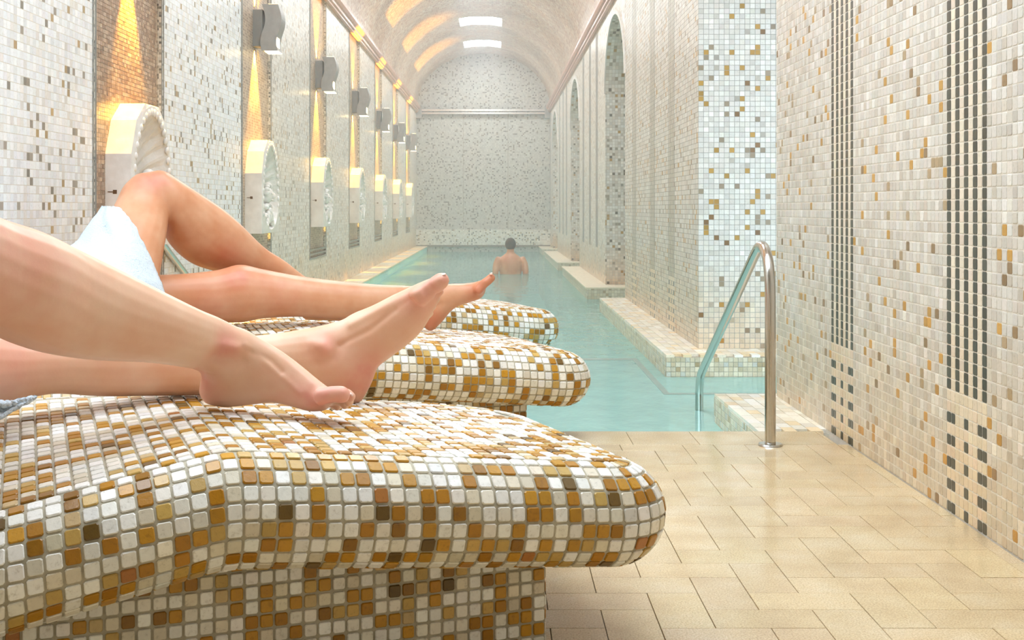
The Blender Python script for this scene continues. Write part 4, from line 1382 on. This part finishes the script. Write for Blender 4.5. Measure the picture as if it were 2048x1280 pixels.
# ------------------------------------------------------------------ towels
def towel_grid(name, rows, bulge, nu=110, sub=20, back=False, label=None):
    """rows: (left_px, right_px, Y_left, Y_mid_front, Y_right)"""
    n = len(rows); R_ = []
    for i in range(n - 1):
        q = [np.array([*rows[j][0], *rows[j][1], rows[j][2], rows[j][3], rows[j][4]], float) for j in (max(0, i - 1), i, i + 1, min(n - 1, i + 2))]
        for k in range(sub): R_.append(catmull(*q, k / sub))
    R_.append(np.array([*rows[-1][0], *rows[-1][1], rows[-1][2], rows[-1][3], rows[-1][4]], float))
    V, Fs = [], []
    for i, r in enumerate(R_):
        for k in range(nu + 1):
            s = k / nu
            px = r[0] + (r[2] - r[0]) * s; py = r[1] + (r[3] - r[1]) * s
            Ye = r[4] + (r[6] - r[4]) * s
            Y = Ye + (r[5] - (r[4] + r[6]) / 2) * math.sin(math.pi * s) ** 0.7
            fold = 0.011 * math.sin(s * 7 + i * 0.065 + 1.5 * math.sin(i * 0.045)) + 0.005 * math.sin(s * 15 - i * .1)
            p = P(px, py, Y)
            nz = noise.noise(p * 45) * 0.004 + noise.noise(p * 150) * 0.002
            V.append(p + Vector((0, fold + nz, nz)))
    m_ = nu + 1
    for i in range(len(R_) - 1):
        for k in range(nu): Fs.append((i * m_ + k, i * m_ + k + 1, (i + 1) * m_ + k + 1, (i + 1) * m_ + k))
    o = obj(name, pyd(name, V, Fs, True), M_TOWEL)
    md = o.modifiers.new('solid', 'SOLIDIFY'); md.thickness = 0.007; md.offset = 0
    return o
tw = towel_grid('towel', [((205, 413), (240, 417), 3.86, 3.76, 3.80), ((186, 438), (266, 446), 3.82, 3.67, 3.76), ((168, 466), (286, 482), 3.78, 3.60, 3.72),
                          ((148, 490), (302, 516), 3.74, 3.53, 3.70), ((110, 500), (315, 548), 3.70, 3.48, 3.68), ((70, 512), (330, 584), 3.66, 3.43, 3.66),
                          ((20, 530), (340, 640), 3.62, 3.42, 3.66), ((-10, 560), (330, 690), 3.60, 3.42, 3.64)], 1)
tag(tw, 'white terry towel draped over the raised thigh of the tanned person', 'towel')
tw2 = towel_grid('towel', [((-120, 800), (-110, 835), 1.95, 1.95, 1.95), ((-60, 805), (-50, 838), 1.97, 1.97, 1.97), ((0, 806), (6, 832), 2.0, 2.0, 2.0), ((40, 800), (44, 812), 2.03, 2.03, 2.03), ((66, 793), (68, 798), 2.05, 2.05, 2.05)], 0, nu=12)
tag(tw2, 'white towel edge under the knee on the nearest lounger, at left picture border', 'towel')


# ------------------------------------------------------------------ handrails
def tube(name, pts, r, mat, parent, seg=20):
    V, Fs = [], []
    n = len(pts)
    for i, p in enumerate(pts):
        t = (pts[min(i + 1, n - 1)] - pts[max(i - 1, 0)]).normalized()
        u = t.cross(Vector((1, 0, 0))).normalized(); v = t.cross(u)
        for k in range(seg):
            a = 2 * math.pi * k / seg
            V.append(p + (u * math.cos(a) + v * math.sin(a)) * r)
    for i in range(n - 1):
        for k in range(seg): Fs.append((i * seg + k, i * seg + (k + 1) % seg, (i + 1) * seg + (k + 1) % seg, (i + 1) * seg + k))
    Fs += [tuple(range(seg))[::-1], tuple(range((n - 1) * seg, n * seg))]
    return obj(name, pyd(name, V, Fs, True), mat, parent)

def smooth_path(ctrl, sub=10):
    out = []
    n = len(ctrl)
    for i in range(n - 1):
        q = [ctrl[max(0, i - 1)], ctrl[i], ctrl[i + 1], ctrl[min(n - 1, i + 2)]]
        for k in range(sub): out.append(catmull(*q, k / sub))
    out.append(ctrl[-1])
    return out

hr = empty('pool_handrail', (0.835, 3.72, 0))
tag(hr, 'curved steel grab rail rising from a round floor flange at the pool edge', 'handrail')
XR = 0.836
c = [Vector((XR, 3.72, 0.0)), Vector((XR, 3.72, 0.2)), Vector((XR, 3.72, 0.40)), Vector((XR, 3.727, 0.50)), Vector((XR, 3.755, 0.562)), Vector((XR, 3.81, 0.597)),
     Vector((XR, 3.87, 0.598)), Vector((XR, 3.93, 0.575)), Vector((XR, 4.05, 0.515)), Vector((XR, 4.4, 0.337)), Vector((XR, 4.75, 0.16)), Vector((XR, 4.93, 0.068)),
     Vector((XR, 4.985, 0.03)), Vector((XR, 5.01, -0.02)), Vector((XR, 5.015, -0.09)), Vector((XR, 5.015, -0.4)), Vector((XR, 5.015, -0.89))]
o = tube('rail_tube', smooth_path(c), 0.0165, M_STEEL, hr); o.matrix_parent_inverse = Matrix.Translation((-0.835, -3.72, 0))
def disc(name, cx, cy, z0, r, h, mat, parent):
    bm = bmesh.new()
    bmesh.ops.create_cone(bm, cap_ends=True, segments=40, radius1=r, radius2=r * 0.93, depth=h, matrix=Matrix.Translation((cx, cy, z0 + h / 2)))
    me = bpy.data.meshes.new(name); bm.to_mesh(me); bm.free()
    return obj(name, me, mat, parent)
o = disc('floor_flange', XR, 3.72, 0.0005, 0.037, 0.005, M_STEEL, hr); o.matrix_parent_inverse = Matrix.Translation((-0.835, -3.72, 0))

hr2 = empty('pool_handrail', (0, 0, 0))
tag(hr2, 'sloping steel rail glimpsed behind the raised thigh of the tanned person', 'handrail')
y2 = 5.9
c = [P(255, 700, y2), P(255, 600, y2), P(255, 470, y2), P(268, 430, y2), P(290, 450, y2), P(330, 500, y2), P(372, 553, y2), P(430, 628, y2), P(440, 700, y2)]
c = [Vector((v.x, v.y + 0.0 * i, max(v.z, 0.0))) for i, v in enumerate(c)]
c = [Vector((p.x, y2 + (p.x + 1.7) * 0.15, p.z)) for p in c]
tubev = []
def tube2(name, pts, r, mat, parent, seg=16):
    V, Fs = [], []; n = len(pts)
    for i, p in enumerate(pts):
        t = (pts[min(i + 1, n - 1)] - pts[max(i - 1, 0)]).normalized()
        u = t.cross(Vector((0, 1, 0))).normalized(); v = t.cross(u)
        for k in range(seg):
            a = 2 * math.pi * k / seg; V.append(p + (u * math.cos(a) + v * math.sin(a)) * r)
    for i in range(n - 1):
        for k in range(seg): Fs.append((i * seg + k, i * seg + (k + 1) % seg, (i + 1) * seg + (k + 1) % seg, (i + 1) * seg + k))
    Fs += [tuple(range(seg))[::-1], tuple(range((n - 1) * seg, n * seg))]
    return obj(name, pyd(name, V, Fs, True), mat, parent)
HX = (-1.36, -1.36)
cc = [Vector((-1.40, 5.15, 0)), Vector((-1.40, 5.15, .45)), Vector((-1.38, 5.17, .60)), Vector((-1.36, 5.2, .615))] 
# slanted part: passes the gap seen between thigh and calf
s0, s1 = P(300, 455, 5.2), P(372, 550, 5.9)
dd = (s1 - s0)
cc = [Vector((s0.x - .03, 5.12, 0.0)), Vector((s0.x - .03, 5.12, .4)), Vector((s0.x - .028, 5.125, s0.z - .03)), s0, s0 + dd * .3, s0 + dd * .6, s1, s1 + dd * .35,
      Vector(((s1 + dd * .45).x, (s1 + dd * .45).y, 0.1)), Vector(((s1 + dd * .45).x, (s1 + dd * .45).y, 0.0))]
tube2('rail_tube', smooth_path(cc, 8), 0.0165, M_STEEL, hr2)

# ------------------------------------------------------------------ wall fountains
def make_fountain():
    root = empty('wall_fountain', (0, 0, 0))
    prof = [(-.29, .565), (.29, .565), (.29, .93), (.22, 1.065), (.10, 1.14), (-.10, 1.14), (-.22, 1.065), (-.29, .93)]
    # back box from the recess to the front plane with a hollowed shell front
    V = [(-0.125, y, z) for y, z in prof] + [(0.0, y, z) for y, z in prof]
    k = len(prof)
    Fs = [(i, (i + 1) % k, k + (i + 1) % k, k + i) for i in range(k)]
    # front: rings from the outline to the opening rim, then into the shell
    def inner(y, z, s):
        cy, cz = 0, .80
        return (cy + (y - cy) * s, cz + (z - cz) * s)
    dense = []
    for i in range(k):
        (ya, za), (yb, zb) = prof[i], prof[(i + 1) % k]
        for q in range(8): dense.append((ya + (yb - ya) * q / 8, za + (zb - za) * q / 8))
    base = len(V)
    nd = len(dense)
    def opening(i, s):
        y, z = dense[i]
        ang = math.atan2(z - .80, y)
        ry, rz = .262, .312 if math.sin(ang) > 0 else .215
        q = 1 / math.sqrt((math.cos(ang) / ry) ** 2 + (math.sin(ang) / rz) ** 2)
        return (math.cos(ang) * q * s, .80 + math.sin(ang) * q * s, ang)
    rings = []
    rings.append([(0.0, y, z) for y, z in dense])
    rings.append([(0.004, opening(i, 1.08)[0], opening(i, 1.08)[1]) for i in range(nd)])
    rings.append([(0.006 if True else 0, opening(i, 1.0)[0], opening(i, 1.0)[1]) for i in range(nd)])
    for s, dx in ((.95, -.012), (.85, -.04), (.7, -.07), (.5, -.09), (.3, -.1), (.12, -.105)):
        rr = []
        for i in range(nd):
            y, z, ang = opening(i, s)
            rib = 0.011 * math.cos(ang * 22) * math.sin(min(1, (1 - s) * 5) * math.pi / 2) * s
            rr.append((dx + rib, y, z))
        rings.append(rr)
    V2 = [p for r in rings for p in r] + [(-.106, 0, .80)]
    F2 = []
    for a in range(len(rings) - 1):
        for i in range(nd):
            j = (i + 1) % nd
            F2.append((a * nd + i, a * nd + j, (a + 1) * nd + j, (a + 1) * nd + i))
    for i in range(nd): F2.append(((len(rings) - 1) * nd + i, (len(rings) - 1) * nd + (i + 1) % nd, len(V2) - 1))
    bd = obj('body', pyd('body', V, Fs), M_MARBLE, root)
    sh_ = obj('shell', pyd('shell', V2, F2), M_MARBLE, root)
    # scalloped rim
    bm = bmesh.new()
    for i in range(26):
        a = math.pi * (-.12 + 1.24 * i / 25)
        bmesh.ops.create_icosphere(bm, subdivisions=2, radius=1, matrix=Matrix.Translation((0.002, math.cos(a) * .262, .80 + math.sin(a) * .312)) @ Matrix.Diagonal((.009, .018, .018, 1)))
    me = bpy.data.meshes.new('scalloped_rim'); bm.to_mesh(me); bm.free()
    for p_ in me.polygons: p_.use_smooth = True
    obj('scalloped_rim', me, M_MARBLE, root)
    # carved ornament: face with leaves
    bm = bmesh.new()
    def b_(y, z, x, ry, rz, rx): bmesh.ops.create_icosphere(bm, subdivisions=2, radius=1, matrix=Matrix.Translation((x, y, z)) @ Matrix.Diagonal((rx, ry, rz, 1)))
    b_(0, .80, -.03, .045, .055, .05); b_(0, .795, .02, .012, .018, .014); b_(-.018, .81, .012, .01, .007, .008); b_(.018, .81, .012, .01, .007, .008); b_(0, .77, .012, .018, .008, .01)
    for i in range(9):
        a = math.pi * i / 8
        b_(math.cos(a) * .055, .815 + math.sin(a) * .05, -.015, .016, .016, .02)
    for s in (-1, 1):
        for i in range(5):
            b_(s * (.03 + .028 * i), .735 - .03 * i + .02 * (i % 2), -.02, .03, .016, .022)
            b_(s * (.02 + .02 * i), .70 - .022 * i, -.01, .016, .026, .02)
    b_(0, .66, -.01, .02, .04, .02)
    me = bpy.data.meshes.new('carved_mask'); bm.to_mesh(me); bm.free()
    for p_ in me.polygons: p_.use_smooth = True
    obj('carved_mask', me, M_MARBLE, root)
    # fixing hole and screw
    h = boxes('fixing_hole', [(-.07, -.055, -.2915, -.289, .775, .79), (-.09, -.055, -.2915, -.289, .781, .784)], stone('rust', lin(92, 70, 50), lin(120, 90, 60), 40, 0.8), root)
    h2 = boxes('drain_hole', [(-.07, -.05, -.012, .012, 1.1395, 1.141)], bpy.data.materials['rust'], root)
    return root

def copy_tree(o, parent=None):
    c_ = o.copy(); C.objects.link(c_)
    if parent is not None: c_.parent = parent
    for ch in list(o.children): copy_tree(ch, c_)
    return c_

ords = ['nearest', 'second nearest', 'third nearest', 'fourth nearest', 'fifth nearest', 'sixth nearest', 'farthest']
f0 = make_fountain()
for k in range(7):
    o = f0 if k == 0 else copy_tree(f0)
    o.location = (-1.405, strips[k][0] + SW / 2, 0)
    if k == 0: lb = 'marble shell wall fountain behind the raised knee, nearest on the left wall'
    elif k == 6: lb = 'farthest and smallest marble shell fountain on the left wall, by the end wall'
    else: lb = 'marble shell wall fountain, %s along the left wall' % ords[k]
    tag(o, lb, 'fountain', 'marble shell fountains along the left wall')

# ------------------------------------------------------------------ wall lamps
def make_lamp():
    root = empty('wall_lamp', (0, 0, 0))
    # mounting box
    boxes('mounting_box', [(-.035, .045, -.055, .055, -.115, .115)], M_DGREY, root, bevel=.003)
    # wavy shade: profile in x-z, extruded along y
    n = 16
    prof = []
    for i in range(n + 1):
        z = -.145 + .29 * i / n; prof.append((.05 + .016 * math.sin(z / .29 * 2 * math.pi + .4), z))
    for i in range(n, -1, -1):
        z = -.145 + .29 * i / n; prof.append((.15 + .016 * math.sin(z / .29 * 2 * math.pi + .4), z))
    V = [(x, -.075, z) for x, z in prof] + [(x, .075, z) for x, z in prof]
    k = len(prof)
    Fs = [tuple(range(k))[::-1], tuple(range(k, 2 * k))]
    for i in range(k):
        j = (i + 1) % k
        Fs.append((i, j, k + j, k + i))
    me = pyd('shade', V, Fs)
    bm = bmesh.new(); bm.from_mesh(me); bmesh.ops.recalc_face_normals(bm, faces=bm.faces); bmesh.ops.triangulate(bm, faces=[f for f in bm.faces if len(f.verts) > 4]); bm.to_mesh(me); bm.free()
    obj('shade', me, M_GREY, root)
    # lit openings
    boxes('light_slot', [(.132, .1375, -.074, .02, -.142, -.01)], M_LAMP, root)
    boxes('light_opening', [(.06, .145, -.07, .07, -.149, -.1455), (.08, .14, -.06, .06, .1455, .148)], M_LAMP, root)
    return root

def spot(parent, name, loc, rot, energy, size, blend, col):
    l = bpy.data.lights.new(name, 'SPOT'); l.energy = energy; l.spot_size = math.radians(size); l.spot_blend = blend; l.color = col
    l.shadow_soft_size = 0.008
    o = bpy.data.objects.new(name, l); C.objects.link(o); o.parent = parent; o.location = loc; o.rotation_euler = rot
    return o
l0 = make_lamp()
# halogen capsules between box and wall strip, shining straight down and up
spot(l0, 'down_bulb', (.0, 0, -.125), (0, math.radians(9), 0), LAMP_W, 66, 0.55, (1.0, .50, .012))
spot(l0, 'up_bulb', (.0, 0, .125), (math.radians(180), math.radians(-1), 0), LAMP_W, 66, 0.55, (1.0, .50, .012))
for k in range(7):
    o = l0 if k == 0 else copy_tree(l0)
    o.location = (-1.49, strips[k][0] + SW / 2, 1.84)
    if k == 0: lb = 'grey wavy wall lamp above the nearest fountain, over the top edge of the picture'
    elif k == 6: lb = 'farthest grey wavy wall lamp, smallest, next to the end wall'
    else: lb = 'grey wavy up-and-down wall lamp above the %s fountain' % ords[k]
    tag(o, lb, 'lamp', 'grey wall lamps along the left wall')

# ------------------------------------------------------------------ bather
YP = 15.4
person3 = empty('person', (0, 0, 0))
tag(person3, 'bather with short dark hair seen from behind, shoulders above the water', 'person')
bm = bmesh.new()
zf = lambda py: CZ - (py - CY) * YP / F
xf = lambda px: (px - CX) * YP / F
rows = []
for (l, r, y_, d) in ((998, 1044, 600, .10), (1000, 1042, 570, .10), (999, 1043, 545, .105), (997, 1045, 530, .11), (997, 1045, 520, .10), (1003, 1039, 513, .08), (1011, 1031, 507, .055), (1014, 1028, 502, .045), (1014, 1028, 496, .045)):
    cxx = xf((l + r) / 2); rows.append((Vector((cxx, YP, zf(y_))), Vector(((xf(r) - xf(l)) / 2, 0, 0)), d))
loft_rows(bm, rows, 24, 4)
for s in (-1, 1):
    sx = xf(1021) + s * .145
    capsule(bm, [Vector((sx, YP, zf(517))), Vector((sx + s * .035, YP - .02, zf(530))), Vector((sx + s * .045, YP - .03, zf(550))), Vector((sx + s * .03, YP + .12, zf(570)))], [.042, .042, .038, .03])
hd = Vector((xf(1021), YP + .01, zf(490)))
ball(bm, hd, .062, .078, .080)
for s in (-1, 1): ball(bm, hd + Vector((s * .062, .0, -.01)), .01, .016, .02)
ball(bm, hd + Vector((0, .078, -.01)), .01, .015, .014)
ball(bm, hd + Vector((0, .06, -.045)), .03, .025, .02)
b3 = fuse('body', bm, M_SKIN2, person3, 0.008, 4)
flush_attr(b3, [(Vector((xf(1005), YP - .08, zf(515))), .08, .3)], 0.05)
bm = bmesh.new()
ball(bm, hd + Vector((0, -.012, .012)), .069, .080, .082)
fuse('hair', bm, M_HAIR, person3, 0.008, 2)
